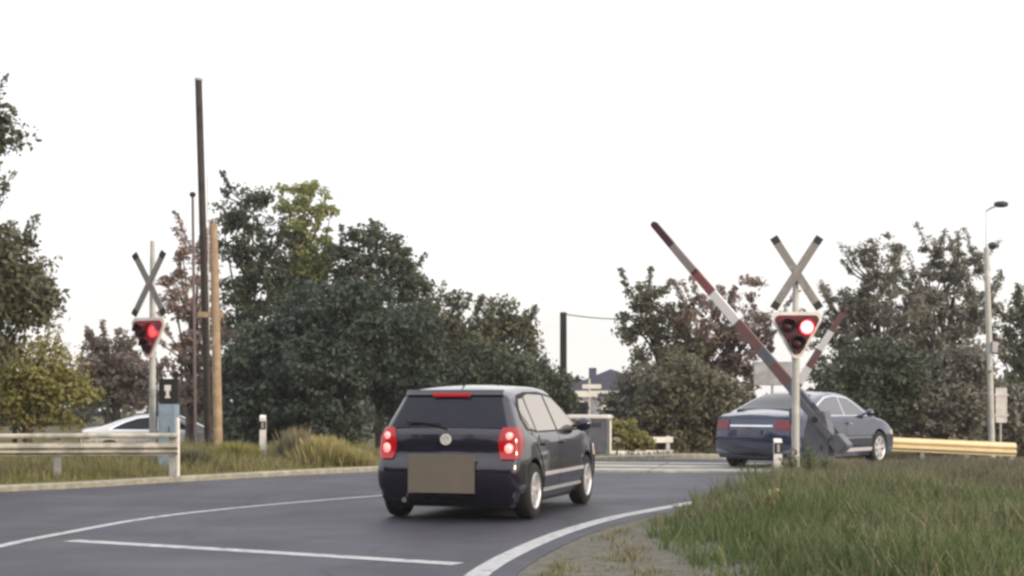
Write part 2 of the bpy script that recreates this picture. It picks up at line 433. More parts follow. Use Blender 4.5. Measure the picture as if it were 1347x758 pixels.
# kerb along the left edge (real step)
def kerb_strip(name, C, w, h):
    prof = [(-w, -.05), (-w, h), (-.02, h), (0, h - .02), (0, -.05)]
    mb = MB(); n = len(C)
    t = np.gradient(C, axis=0); t /= np.linalg.norm(t, axis=1)[:, None]
    nr = np.stack([t[:, 1], -t[:, 0]], 1)
    for i in range(n):
        for (a, z) in prof:
            p = C[i] + nr[i] * a; mb.v.append((p[0], p[1], hz(p[0], p[1]) + z))
    m = len(prof)
    for i in range(n - 1):
        for k in range(m - 1): mb.f.append([i * m + k, i * m + k + 1, (i + 1) * m + k + 1, (i + 1) * m + k]); mb.mi.append(0)
    return tag(mb.build(name, M['kerb'], smooth=30), kind='structure')
mask = [i for i in range(len(Lc)) if not (28.3 < Lc[i][1] and ((Lc[i][0] - T0.x) * TN.x + (Lc[i][1] - T0.y) * TN.y) < 1.7 and ((Lc[i][0] - T0.x) * TN.x + (Lc[i][1] - T0.y) * TN.y) > -1.7)]
Ld = catmull(LEFT, 400)
dd = (Ld[:, 0] - T0.x) * TN.x + (Ld[:, 1] - T0.y) * TN.y
kerb_strip('kerb', Ld[dd < -1.8], .18, .10)
kerb_strip('kerb', Ld[dd > 1.8], .22, .13)
# gravel shoulder right of the edge line
ribbon('gravel_shoulder', offset_line(Rc, .28)[:130], offset_line(Rc, 2.1)[:130], M['gravel'], .008, 3)
# railway bed, rails, sleepers
A = np.array([[T0.x + TD.x * t - TN.x * 2.0, T0.y + TD.y * t - TN.y * 2.0] for t in np.linspace(-60, 50, 90)])
B = np.array([[T0.x + TD.x * t + TN.x * 2.0, T0.y + TD.y * t + TN.y * 2.0] for t in np.linspace(-60, 50, 90)])
ribbon('track_bed', B, A, M['ballast'], .004, 4)
def tp(t, n): return (T0.x + TD.x * t + TN.x * n, T0.y + TD.y * t + TN.y * n)
tang = math.atan2(TD.y, TD.x)
RZ = Matrix.Rotation(tang, 3, 'Z')
trk = empty('railway_track', (T0.x, T0.y, 0), 0, 'railway track crossing the road and running off behind the right grass verge', 'railway track')
rail_prof = [(-.07, .0), (-.07, .015), (-.012, .03), (-.012, .10), (-.035, .11), (-.035, .14), (.035, .14), (.035, .11), (.012, .10), (.012, .03), (.07, .015), (.07, .0)]
for sgn in (-1, 1):
    mb = MB()
    for t in (-60, 50):
        for a, z in rail_prof:
            n_ = sgn * .7525 + a
            mb.v.append((TD.x * t + TN.x * n_, TD.y * t + TN.y * n_, z - .075))
    m = len(rail_prof)
    for k in range(m): mb.f.append([k, (k + 1) % m, m + (k + 1) % m, m + k]); mb.mi.append(0)
    mb.build('rail', M['rail'], trk)
mb = MB()
for i in range(-70, 78):
    t = i * .64
    x, y = tp(t, 0)
    if -2.6 < t < 6.8: continue
    mb.box((TD.x * t, TD.y * t, -.02), (.25, 2.5, .09), RZ)
sl = mb.build('sleepers', M['sleeper'], trk); sl['kind'] = 'stuff'
# crossing deck: three panel strips of pale concrete
deck = empty('crossing_deck', (T0.x, T0.y, 0), 0, 'pale concrete deck panels where the road crosses the rails', 'crossing deck')
for n0, n1 in ((-1.85, -.80), (-.70, .70), (.80, 1.85)):
    for k in range(6):
        mb = MB()
        t = -2.2 + k * 1.6
        c = ((n0 + n1) / 2)
        mb.box((TD.x * t + TN.x * c, TD.y * t + TN.y * c, -.03), (1.58, n1 - n0, .16), RZ)
        mb.build('deck_panel', M['deck'], deck, bevel=.01)

# thin evening haze: one closed box round the camera and everything built
hm = bpy.data.materials.new('haze'); hm.use_nodes = True
hn = hm.node_tree; hn.nodes.clear(); ho = hn.nodes.new('ShaderNodeOutputMaterial'); hv = hn.nodes.new('ShaderNodeVolumePrincipled')
hv.inputs['Color'].default_value = (.93, .93, .95, 1); hv.inputs['Density'].default_value = .0006; hv.inputs['Anisotropy'].default_value = .2
hn.links.new(hv.outputs[0], ho.inputs['Volume'])
mb = MB(); mb.box((0, 55, 10.75), (404, 340, 25)); hz_o = mb.build('haze', hm); tag(hz_o, kind='stuff')

# ------------------------------------------------------------------ foliage
def leaves(rng, centres, radii, per, size, flat=.6, up=.35):
    """quads scattered in clumps; centres (K,3), radii (K,)"""
    K = len(centres); N = K * per
    c = np.repeat(centres, per, axis=0); r = np.repeat(radii, per)
    d = rng.normal(size=(N, 3)); d /= np.linalg.norm(d, axis=1)[:, None]
    rr = r * rng.uniform(0, 1, N) ** .5
    p = c + d * rr[:, None] * np.array([1, 1, flat])
    nrm = d * .6 + rng.normal(size=(N, 3)) * .6; nrm[:, 2] += up
    nrm /= np.linalg.norm(nrm, axis=1)[:, None]
    a = np.cross(nrm, rng.normal(size=(N, 3))); a /= np.linalg.norm(a, axis=1)[:, None]
    b = np.cross(nrm, a)
    s = size * rng.uniform(.45, 1.6, N) * np.repeat(rng.uniform(.75, 1.25, K), per)
    a = a * s[:, None] * .5; b = b * (s * .32)[:, None]
    v = np.stack([p - a, p - b * 1.0 + a * .1, p + a, p + b], 1).reshape(-1, 3)
    return v, N

def plant(name, base, blobs, leafm, label, cat='tree', group=None, clumps=160, per=55, size=.16, clump_r=(.25, .6), trunk=None, seed=0, shell=.5, stems=1, spikes=0, trunk_r=.14, stemm='bark', core=True):
    """blobs: (x,y,z,rx,ry,rz) world coordinates"""
    rng = np.random.RandomState(seed + 11)
    e = empty(name, base, 0, label, cat, group)
    B = np.array(base)
    bl = np.array(blobs, float); vol = bl[:, 3] * bl[:, 4] * bl[:, 5]; pr = vol ** .8 / (vol ** .8).sum()
    idx = rng.choice(len(bl), clumps, p=pr)
    d = rng.normal(size=(clumps, 3)); d /= np.linalg.norm(d, axis=1)[:, None]
    rr = shell + (1 - shell) * rng.uniform(0, 1, clumps) ** .6
    rr *= np.where(rng.uniform(size=clumps) < .25, rng.uniform(.2, 1, clumps), 1)
    rr *= 1 + .18 * np.sin(d[:, 0] * 5 + seed) * np.cos(d[:, 2] * 4 + idx)
    cen = bl[idx, :3] + d * bl[idx, 3:6] * rr[:, None]
    cen[:, 2] = np.maximum(cen[:, 2], B[2] + .15)
    rad = rng.uniform(clump_r[0], clump_r[1], clumps)
    size *= .74; per = int(per * 1.55)
    v, N = leaves(rng, cen, rad, per, size)
    twigs = []
    # sprigs standing out of the crown
    if spikes:
        sp = []
        for k in range(spikes):
            i = rng.choice(len(bl), p=pr); th = rng.uniform(0, 2 * math.pi)
            dx = np.array([math.cos(th) * .75, math.sin(th) * .75, rng.uniform(.25, 1)]); dx /= np.linalg.norm(dx)
            p0 = bl[i, :3] + dx * bl[i, 3:6] * .9
            L = rng.uniform(.3, .95)
            dirv = dx + np.array([0, 0, .8]); dirv /= np.linalg.norm(dirv)
            twigs.append((p0 - dx * bl[i, 3:6] * .6, p0, p0 + dirv * L))
            for q in range(9): sp.append(p0 + dirv * L * q / 8)
        sp = np.array(sp); v2, N2 = leaves(rng, sp, np.full(len(sp), .13), 14, size * .8)
        v = np.concatenate([v, v2]); N += N2
    np_mesh('crown', v - B, N, 4, [leafm], e)
    # trunk and limbs reaching towards clumps
    mb = MB()
    top = bl[:, :3].mean(axis=0)
    order = rng.choice(clumps, min(clumps, 26), replace=False)
    for s in range(stems):
        off = Vector((rng.uniform(-.3, .3), rng.uniform(-.3, .3), 0)) if stems > 1 else Vector((0, 0, 0))
        tz = (top[2] - B[2])
        tt = Vector((top[0] - B[0], top[1] - B[1], tz))
        p = [off, off + Vector((tt.x * .15, tt.y * .15, tz * .35)), off + Vector((tt.x * .5, tt.y * .5, tz * .7)), Vector((tt.x, tt.y, tz))]
        mb.tube(p, [trunk_r * 1.25, trunk_r, trunk_r * .75, trunk_r * .45], 8)
    for k in order:
        c = Vector(cen[k] - B)
        f = rng.uniform(.3, .95)
        st = Vector((top[0] - B[0], top[1] - B[1], top[2] - B[2])) * f
        st.z = (top[2] - B[2]) * f
        if f < .7: st.x *= .6; st.y *= .6
        mid = (st + c) / 2 + Vector((0, 0, rng.uniform(0, .25)))
        mb.tube([st, mid, c], [trunk_r * .4, trunk_r * .25, trunk_r * .08], 5)
    for a_, b_, c_ in twigs:
        mb.tube([Vector(a_ - B), Vector(b_ - B), Vector(c_ - B)], [.03, .02, .006], 5)
    mb.build('trunk', M[stemm], e, smooth=60)
    return e
def pblobs(Y, lst, depth=.8):
    out = []
    for b in lst:
        px, py, rx, rz = b[:4]; dy = b[4] if len(b) > 4 else 0
        y = Y + dy
        k = y / F
        out.append((X_(px, y), y, Z_(py, y), rx * k, max(rx, rz) * k * depth, rz * k))
    return out
def PT(name, px, Y, lst, leafm, label, **kw):
    x = X_(px, Y)
    return plant(name, (x, Y, hz(x, Y) - .05), pblobs(Y, lst, kw.pop('depth', .8)), leafm, label, **kw)

# big left edge tree (near)
PT('broadleaf_tree', -60, 27, [(-5, 365, 75, 68), (-60, 420, 90, 70), (20, 400, 50, 38), (-50, 310, 60, 40)], LF['mid'],
   'dark green tree with its leafy crown cut by the left picture edge', clumps=230, per=60, size=.13, seed=1, spikes=14)
PT('broadleaf_tree', -130, 24, [(-45, 190, 56, 36), (0, 158, 36, 13), (-90, 250, 80, 50), (8, 180, 26, 10), (-20, 152, 26, 14), (-15, 218, 20, 18)], LF['mid'],
   'tall tree of which only two leafy twigs reach in at the top left corner', clumps=110, per=45, size=.12, clump_r=(.2, .38), seed=2, shell=.3, spikes=3)
PT('roadside_bush', 30, 31, [(35, 505, 62, 52), (85, 520, 35, 40), (-25, 490, 50, 60)], LF['yellow'],
   'sunlit yellow green bush behind the left end of the guardrail', cat='bush', clumps=150, per=60, size=.11, seed=3, stems=4, trunk_r=.05, spikes=10)
PT('russet_bush', 150, 52, [(148, 482, 44, 46), (112, 505, 40, 36), (182, 500, 34, 40)], LF['brown'],
   'pinkish brown bush far off between the left tree and the left warning cross', cat='bush', clumps=120, per=50, size=.2, seed=4, stems=4, trunk_r=.07, clump_r=(.25, .5), spikes=8)
# central mass
PT('slender_tree', 250, 43, [(262, 340, 26, 36), (245, 400, 32, 50), (232, 360, 14, 30), (250, 480, 42, 60), (285, 500, 40, 70)], LF['rust'],
   'thin reddish brown tree behind the wooden poles', clumps=120, per=42, size=.16, seed=5, shell=.4, clump_r=(.18, .42), spikes=10)
PT('acacia_tree', 330, 46, [(328, 272, 40, 30), (300, 318, 30, 40), (350, 345, 48, 45), (325, 420, 48, 70)], LF['dark'],
   'tall dark acacia with gaps in its crown, just right of the poles', clumps=170, per=45, size=.16, seed=6, shell=.45, clump_r=(.22, .48), spikes=12)
PT('acacia_tree', 405, 47, [(402, 268, 38, 34), (405, 330, 42, 50), (400, 390, 50, 60)], LF['light'],
   'tallest light yellow green tree in the middle of the left tree group', clumps=170, per=50, size=.16, seed=7, clump_r=(.2, .45), spikes=12)
PT('acacia_tree', 500, 46, [(480, 325, 34, 28), (520, 330, 28, 28), (500, 380, 60, 50), (455, 350, 30, 35), (540, 375, 26, 20), (480, 450, 70, 70)], LF['dark'],
   'dark rounded tree with a lobed top above the dark hatchback', clumps=230, per=48, size=.16, seed=8, shell=.5, clump_r=(.22, .5), spikes=16)
PT('acacia_tree', 585, 46, [(578, 405, 36, 28), (600, 440, 50, 45), (560, 440, 40, 50), (590, 490, 60, 50)], LF['mid'],
   'lower dark tree stepping down right of the lobed tree', clumps=170, per=48, size=.16, seed=9, spikes=10)
PT('acacia_tree', 655, 47, [(655, 418, 34, 26), (665, 450, 44, 36), (680, 435, 22, 20), (660, 500, 55, 45)], LF['mid'],
   'small crowned tree at the right end of the left tree group', clumps=150, per=48, size=.16, seed=10, spikes=10)
def bush(px, Y, lst, m, label, seed, **kw):
    kw.setdefault('clumps', 220); kw.setdefault('per', 60); kw.setdefault('size', .15)
    return PT('dense_shrub', px, Y, lst, m, label, cat='shrub', stems=4, trunk_r=.06, seed=seed, group='dense shrubs below the trees', **kw)
bush(350, 41, [(350, 500, 62, 75), (330, 560, 55, 40), (395, 440, 50, 55)], LF['deep'], 'dark green shrub mass right of the wooden poles, down to the grass', 20, clumps=300)
bush(440, 40, [(430, 500, 65, 90), (470, 430, 60, 60), (420, 560, 60, 35)], LF['deep'], 'tallest blue green shrub, directly left of the dark hatchback', 21, clumps=340)
bush(540, 41, [(530, 480, 60, 75), (560, 530, 60, 50)], LF['deep'], 'dense dark shrub standing right behind the roof of the dark hatchback', 22, clumps=300)
bush(640, 42, [(630, 510, 60, 58), (670, 520, 45, 50), (600, 560, 50, 30)], LF['dark'], 'dark shrub behind the front half of the dark hatchback', 23, clumps=240)
bush(715, 43, [(705, 515, 32, 48), (730, 530, 25, 38), (690, 555, 40, 30)], LF['dark'], 'narrow dark shrub around the foot of the concrete pole', 24, clumps=150)
# middle right
PT('red_leaf_tree', 880, 48, [(848, 405, 42, 34), (830, 445, 30, 22), (880, 420, 30, 34), (900, 470, 70, 45)], LF['olive'],
   'olive and brown tree left of the raised barrier arm', clumps=125, per=45, size=.16, seed=11, clump_r=(.2, .42), shell=.45, spikes=14)
PT('red_leaf_tree', 950, 48, [(935, 425, 48, 45), (985, 372, 20, 20), (965, 395, 28, 26), (960, 480, 60, 50), (1005, 430, 30, 40)], LF['rust'],
   'reddish leaved tree behind the raised barrier arm', clumps=115, per=42, size=.16, seed=12, clump_r=(.2, .42), shell=.45, spikes=14)
bush(900, 42, [(905, 530, 65, 60), (940, 545, 50, 50), (870, 560, 40, 35)], LF['olive'], 'rounded olive shrub left of the blue grey saloon', 25, clumps=280)
bush(835, 44, [(845, 530, 32, 50), (820, 550, 26, 34)], LF['grey'], 'pale grey green shrub behind the white roadside railing', 26, clumps=150)
# right
PT('willow_tree', 1150, 46, [(1155, 380, 44, 50), (1175, 325, 16, 34), (1140, 335, 22, 26), (1108, 425, 30, 45), (1085, 450, 24, 40), (1160, 460, 66, 70)], LF['grey'],
   'spiky topped grey green willow just right of the right warning cross', clumps=230, per=42, size=.13, seed=13, shell=.3, clump_r=(.14, .36), spikes=60)
PT('willow_tree', 1240, 47, [(1225, 400, 44, 50), (1260, 358, 26, 40), (1230, 340, 20, 26), (1285, 350, 14, 30), (1235, 470, 60, 70), (1290, 430, 24, 70)], LF['grey'],
   'second grey green willow, left of the street lamp', clumps=240, per=42, size=.13, seed=14, shell=.3, clump_r=(.14, .36), spikes=60)
PT('broadleaf_tree', 1340, 52, [(1335, 430, 26, 42), (1360, 460, 34, 60), (1330, 500, 24, 50), (1370, 400, 26, 30)], LF['mid'],
   'dark tree at the right picture edge behind the street lamp', clumps=120, per=42, size=.18, seed=15, shell=.45, spikes=12)
bush(1120, 42, [(1120, 530, 65, 55), (1160, 500, 50, 60), (1080, 550, 40, 40)], LF['dark'], 'dark shrub rising behind the roof of the blue grey saloon', 27, clumps=300)
bush(1220, 43, [(1220, 540, 60, 50), (1260, 510, 45, 60)], LF['grey'], 'olive grey shrub above the bright right guardrail, between the dark shrub and the street lamp', 28, clumps=260)
bush(1320, 45, [(1320, 545, 40, 45), (1360, 550, 40, 50)], LF['grey'], 'shrub at the right picture edge behind the grey sign back', 29, clumps=180)
# far wood on the horizon
rng = np.random.RandomState(5)
K = 900
cx = rng.uniform(-75, 75, K); cy = rng.uniform(105, 120, K); hh = 2.4 + 1.2 * np.sin(cx * .23) + .9 * np.sin(cx * .61 + 1)
cz = rng.uniform(0, 1, K) ** .8 * hh - .3
v, N = leaves(rng, np.stack([cx, cy, cz], 1), rng.uniform(.7, 1.3, K), 36, .55)
tag(np_mesh('far_wood', v, N, 4, [LF['dark']]), 'low dark wood along the horizon behind the crossing', 'wood', kind='stuff')

# unseen wood added behind the viewer to darken what the car tails mirror
rng = np.random.RandomState(9)
K = 1500
az = rng.uniform(R(160), R(265), K); rd_ = rng.uniform(38, 50, K)
cz = rng.uniform(0, 1, K) ** .8 * (15 + 3 * np.sin(az * 14) + 2 * np.sin(az * 37))
v, N = leaves(rng, np.stack([np.sin(az) * rd_, np.cos(az) * rd_, cz], 1), rng.uniform(1.2, 2.2, K), 30, 1.0)
tag(np_mesh('added_reflected_wood', v, N, 4, [LF['dark']]), 'added unseen wood behind the viewer that darkens the car reflections', 'wood', kind='stuff')

# ------------------------------------------------------------------ grass
def inpoly(x, y, poly):
    r = np.zeros(len(x), bool); n = len(poly)
    for i in range(n):
        x1, y1 = poly[i]; x2, y2 = poly[(i + 1) % n]
        c = ((y1 > y) != (y2 > y)) & (x < (x2 - x1) * (y - y1) / (y2 - y1 + 1e-12) + x1)
        r ^= c
    return r
def grass(name, poly, n, hfun, w, mats, probs, label, seed, dens=None):
    rng = np.random.RandomState(seed); poly = np.array(poly)
    a, b = poly.min(0), poly.max(0)
    xs, ys = [], []; tot = 0
    while tot < n:
        x = rng.uniform(a[0], b[0], n); y = rng.uniform(a[1], b[1], n)
        k = inpoly(x, y, poly)
        if dens is not None: k &= rng.uniform(size=n) < dens(x, y)
        xs.append(x[k]); ys.append(y[k]); tot += k.sum()
    x = np.concatenate(xs)[:n]; y = np.concatenate(ys)[:n]
    h = hfun(x, y) * rng.uniform(.45, 1.15, n)
    th = rng.uniform(0, 2 * math.pi, n); ww = w * rng.uniform(.6, 1.4, n)
    z = H(x, y) - .03
    lx = rng.normal(size=n) * .28 * h; ly = rng.normal(size=n) * .28 * h
    cx_, sx_ = np.cos(th) * ww / 2, np.sin(th) * ww / 2
    p0 = np.stack([x - cx_, y - sx_, z], 1); p1 = np.stack([x + cx_, y + sx_, z], 1)
    m1 = np.stack([x + cx_ * .8 + lx * .35, y + sx_ * .8 + ly * .35, z + h * .6], 1)
    m0 = np.stack([x - cx_ * .8 + lx * .35, y - sx_ * .8 + ly * .35, z + h * .6], 1)
    t = np.stack([x + lx, y + ly, z + h], 1)
    quads = np.stack([p0, p1, m1, m0], 1).reshape(-1, 3)
    t2 = np.stack([m0, m1, t + np.stack([cx_, sx_, 0 * cx_], 1) * .2, t - np.stack([cx_, sx_, 0 * cx_], 1) * .2], 1).reshape(-1, 3)
    pn = .5 + .5 * np.sin(x * .9 + 1.3 * np.sin(y * .5 + seed)) * np.sin(y * .7 + seed)
    u = rng.uniform(size=n) * .6 + pn * .4
    if seed == 2: u = np.clip(u + .45 * smoothstep(16, 25, y) + .25 * smoothstep(3.5, 7, x) - .1, 0, .999)
    mi = np.searchsorted(np.cumsum(probs)[:-1], u)
    o = np_mesh(name, np.concatenate([quads, t2]), 2 * n, 4, mats, mi=np.concatenate([mi, mi]))
    return tag(o, label, 'grass', kind='stuff')
GM = [LF['grass'], LF['grassdry'], LF['olive']]
Lk = offset_line(Ld, -.28)
lk = [tuple(p) for p in Lk if -16 < p[0] < -1.2]
polyL = lk + [(-1.9, 30.6), (-4, 33.5), (-9, 35), (-20, 36)]
def hl(x, y):
    # taller unmown patch around the poles, short turf beside the kerb
    dk = np.min(np.stack([np.hypot(x - a, y - b) for a, b in lk[::3]]), 0)
    return np.where(dk < 1.0, .12, .20) + .30 * smoothstep(.8, 2.4, dk) * (.6 + .4 * np.sin(x * 2.3) * np.sin(y * 1.9))
grass('grass', polyL, 110000, hl, .018, [LF['turf'], LF['grassdry'], LF['grass']], [.6, .2, .2], 'rough green turf between the left kerb and the guardrail and poles', 1)
# tall straw coloured tufts by the kerb
def tuft(px, Y, hpx, wpx, n, seed, m, label, name='grass_tuft'):
    rng = np.random.RandomState(seed); x0 = X_(px, Y); k = Y / F
    e_w = wpx * k; h = hpx * k
    z0 = hz(x0, Y)
    bx = rng.normal(size=n) * e_w * .33; by = rng.normal(size=n) * e_w * .25
    hh = h * rng.uniform(.4, 1.05, n) * np.exp(-(bx / e_w) ** 2 * 1.3)
    lx = bx * .5 + rng.normal(size=n) * .16 * h; ly = by * .5 + rng.normal(size=n) * .12 * h
    th = rng.uniform(0, math.pi, n); w = .016
    c, s = np.cos(th) * w, np.sin(th) * w
    q = np.stack([np.stack([bx - c, by - s, 0 * bx - .03], 1), np.stack([bx + c, by + s, 0 * bx - .03], 1),
                  np.stack([bx + lx * .8 + c * .7, by + ly * .8 + s * .7, hh * .8], 1), np.stack([bx + lx - c * .5, by + ly - s * .5, hh], 1)], 1).reshape(-1, 3)
    o = np_mesh(name, q, n, 4, [m]); o.location = (x0, Y, z0)
    return tag(o, label, 'grass tuft', 'tall grass tufts on the left verge')
tuft(425, 28.9, 46, 42, 1500, 41, LF['straw'], 'tall straw coloured tuft at the kerb, right of the two thin ones')
tuft(466, 28.9, 28, 30, 900, 42, LF['straw'], 'low straw tuft nearest the rear of the dark hatchback')
tuft(396, 29.5, 58, 16, 350, 43, LF['grassdry'], 'thin upright grey green tuft between delineator and straw tuft')
tuft(380, 29.8, 52, 14, 320, 44, LF['grassdry'], 'thin upright tuft closest to the left delineator')
tuft(310, 29.3, 36, 40, 1000, 45, LF['yellow'], 'yellow green tuft just right of the pole bases')
tuft(250, 27.5, 32, 40, 1000, 46, LF['olive'], 'olive tuft under the blue grey control cabinet')
Ro0 = catmull(RIGHT, 400)
Ro = Ro0 + (offset_line(Ro0, 1) - Ro0) * (1.7 - .85 * smoothstep(11, 15, Ro0[:, 1]) - .75 * smoothstep(15, 20, Ro0[:, 1]))[:, None]
ro = [tuple(p) for p in Ro if 6 < p[1] < 31 and p[0] < 10]
polyR = ro + [(14, 29.5), (17, 24), (14, 14), (6, 5.5)]
def hr(x, y):
    dk = np.min(np.stack([np.hypot(x - a, y - b) for a, b in ro[::6]]), 0)
    return .12 + (.34 + .06 * smoothstep(17, 21, y)) * smoothstep(.0, 1.5 - 1.1 * smoothstep(16, 20, y), dk) * (.7 + .3 * np.sin(x * 1.7) * np.sin(y * 1.1)) * (1 - .35 * smoothstep(3.5, 8, x) * smoothstep(14, 22, y)) * (1 - .5 * smoothstep(23.5, 27, y))
def dr(x, y):
    dk = np.min(np.stack([np.hypot(x - a, y - b) for a, b in ro[::6]]), 0)
    return (.25 + .75 * smoothstep(0, 1.0 - .6 * smoothstep(16, 20, y), dk)) * (1.0 - .3 * smoothstep(22, 27, y)) * (.35 + .65 * (np.sin(x * 2.1 + np.sin(y * 1.3) * 2) * np.sin(y * 1.7 + x * .6) > -.45))
grass('grass', polyR, 190000, hr, .014, GM, [.62, .18, .20], 'long green grass covering the right foreground verge', 2, dr)
sh = [tuple(p) for p in (Ro0 + (offset_line(Ro0, 1) - Ro0) * .45) if 6 < p[1] < 26]
grass('grass', sh + ro[::-1], 9000, lambda x, y: .05 + .05 * np.sin(x * 5) ** 2, .012, [LF['grass'], LF['grassdry'], LF['olive']], [.3, .4, .3], 'short sparse weeds in the gravel shoulder of the right edge line', 6, lambda x, y: .15 + .85 * (np.sin(x * 6 + y * 2) * np.sin(y * 5 - x) > .1))
# dry low grass past the track on the right and beyond the road
grass('grass', [(9.5, 26.8), (22, 24.5), (22, 33), (12, 32)], 22000, lambda x, y: .12 + 0 * x, .02, [LF['grassdry'], LF['brown']], [.7, .3], 'short dry brown grass around the rails on the right', 3)
grass('grass', [(9, 38), (14, 39.5), (26, 40.2), (26, 50), (-4, 50), (-6, 36), (-.5, 32.8), (2.4, 33.4), (5, 35.2)], 60000, lambda x, y: .16 + .12 * np.sin(x * 1.3) ** 2, .03, [LF['olive'], LF['grassdry'], LF['grass']], [.4, .35, .25], 'rough dry verge grass beyond the road in front of the shrubs', 4)
grass('grass', [(-6, 35.5), (-30, 38), (-30, 48), (-4, 48)], 40000, lambda x, y: .2 + 0 * x, .03, [LF['grassdry'], LF['olive'], LF['straw']], [.5, .3, .2], 'dry grass beyond the railway on the left around the silver car', 5)

def weed(px, Y, hpx, n, seed, m, label):
    rng = np.random.RandomState(seed); x0 = X_(px, Y); h = hpx * Y / F
    e = empty('weed', (x0, Y, hz(x0, Y)), 0, label, 'weed', 'weeds in the right verge grass')
    mb = MB(); cs = []
    for k in range(n):
        a = rng.uniform(0, 6.28); r = rng.uniform(.02, .25) * h
        top = Vector((math.cos(a) * r, math.sin(a) * r, h * rng.uniform(.6, 1)))
        mb.tube([(top.x * .2, top.y * .2, 0), (top.x * .6, top.y * .6, top.z * .55), top], [.006, .005, .002], 5)
        for q in np.linspace(.3, 1, 6): cs.append((top.x * q, top.y * q, top.z * q))
    mb.build('stem', LF['olive'], e)
    v, N = leaves(rng, np.array(cs), np.full(len(cs), .06), 9, .05)
    np_mesh('leaves', v, N, 4, [m], e)
weed(1060, 22.6, 62, 6, 61, LF['grass'], 'leafy weed right against the foot of the right signal post')
weed(1036, 22.3, 55, 5, 62, LF['olive'], 'leafy weed between the white marker post and the signal post')
weed(1016, 15.5, 52, 5, 63, LF['straw'], 'pale weed standing alone in the grass below the white marker post')
weed(1130, 11.6, 60, 6, 64, LF['grass'], 'lighter green weed at the bottom edge in the right grass')
weed(1085, 23.5, 40, 5, 65, LF['grass'], 'low weed in front of the barrier mechanism')

# ------------------------------------------------------------------ guardrails
def guardrail(name, p0, p1, z0, z1, top, mat_, label, nposts, foot=True, beam_h=.31, face=-1, top_rail=None, group='roadside guardrails'):
    p0, p1 = Vector(p0), Vector(p1); L = (p1 - p0).length; ang = math.atan2(p1.y - p0.y, p1.x - p0.x)
    e = empty(name, (p0.x, p0.y, z0), ang, label, 'guardrail', group)
    k = (z1 - z0) / L
    w = face * .08
    pr = [(0, 0), (0, .03), (w, .075), (w, .115), (0, .155), (w, .195), (w, .235), (0, .28), (0, .31)]
    pr = [(a, b * beam_h / .31) for a, b in pr]
    prof = pr + [(a + .006 * -face, b) for a, b in reversed(pr)]
    mb = MB(); m = len(prof)
    ns = max(2, int(L / 1))
    for i in range(ns + 1):
        t = i / ns * L
        for a, b in prof: mb.v.append((t, a + face * .05, k * t + top - beam_h + b))
    for i in range(ns):
        for q in range(m): mb.f.append([i * m + q, i * m + (q + 1) % m, (i + 1) * m + (q + 1) % m, (i + 1) * m + q]); mb.mi.append(0)
    mb.f.append(list(range(m))); mb.mi.append(0); mb.f.append(list(range(ns * m, ns * m + m))); mb.mi.append(0)
    mb.build('beam', mat_, e, smooth=25)
    if top_rail:
        rb = MB(); rb.tube([(0, face * .07, z0 * 0 + top_rail), (L, face * .07, k * L + top_rail)], .04, 12); rb.build('top_rail', mat_, e, smooth=60)
    for i in range(nposts):
        t = .1 + (L - .2) * i / (nposts - 1)
        pb = MB(); zt = k * t + max(top - .02, top_rail or 0); zb = k * t - .25
        c = (t, -face * .03, (zt + zb) / 2)
        pb.box((t, -face * .0, (zt + zb) / 2), (.10, .008, zt - zb)); pb.box((t - .05, -face * .035, (zt + zb) / 2), (.008, .06, zt - zb)); pb.box((t + .05, -face * .035, (zt + zb) / 2), (.008, .06, zt - zb))
        pb.build('post', M['zinc'], e)
    return e
g1 = guardrail('guardrail', (-14.5, 23.75), (-5.25, 23.95), 0, 0.03, .61, M['guard'], 'long whitish guardrail on the left verge, below the left bushes', 6, beam_h=.20, top_rail=.72)
guardrail('guardrail', (9.6, 40.3), (13.25, 40.0), hz(9.6, 40.3), hz(13.25, 40) - .16, .80, M['cream'], 'bright cream guardrail at the right, in front of the blue grey saloon\'s nose', 4, beam_h=.36)
# white railing in front of the shrubs
def railing(p0, p1, z0, label):
    p0, p1 = Vector(p0), Vector(p1); L = (p1 - p0).length; ang = math.atan2(p1.y - p0.y, p1.x - p0.x)
    e = empty('railing', (p0.x, p0.y, z0), ang, label, 'railing')
    for z in (.62, .3):
        mb = MB(); mb.box((L / 2, -.04, z - .12 * 0), (L, .03, .14)); mb.build('rail', M['white'], e, bevel=.008)
    for i in range(3):
        mb = MB(); mb.box((.12 + (L - .24) * i / 2, .01, .28), (.09, .06, .86)); mb.build('post', M['white'], e, bevel=.008)
railing((X_(792, 36.5), 36.5), (X_(884, 37.5), 37.5), hz(3, 37) + .02, 'low white two rail railing between grey cabinet and olive shrub')
PT('roadside_bush', 826, 35.6, [(818, 572, 20, 20), (842, 580, 20, 14)], LF['yellow'], 'small yellowish bush in front of the white railing', cat='bush', clumps=50, per=50, size=.08, seed=33, stems=3, trunk_r=.02, clump_r=(.1, .2))

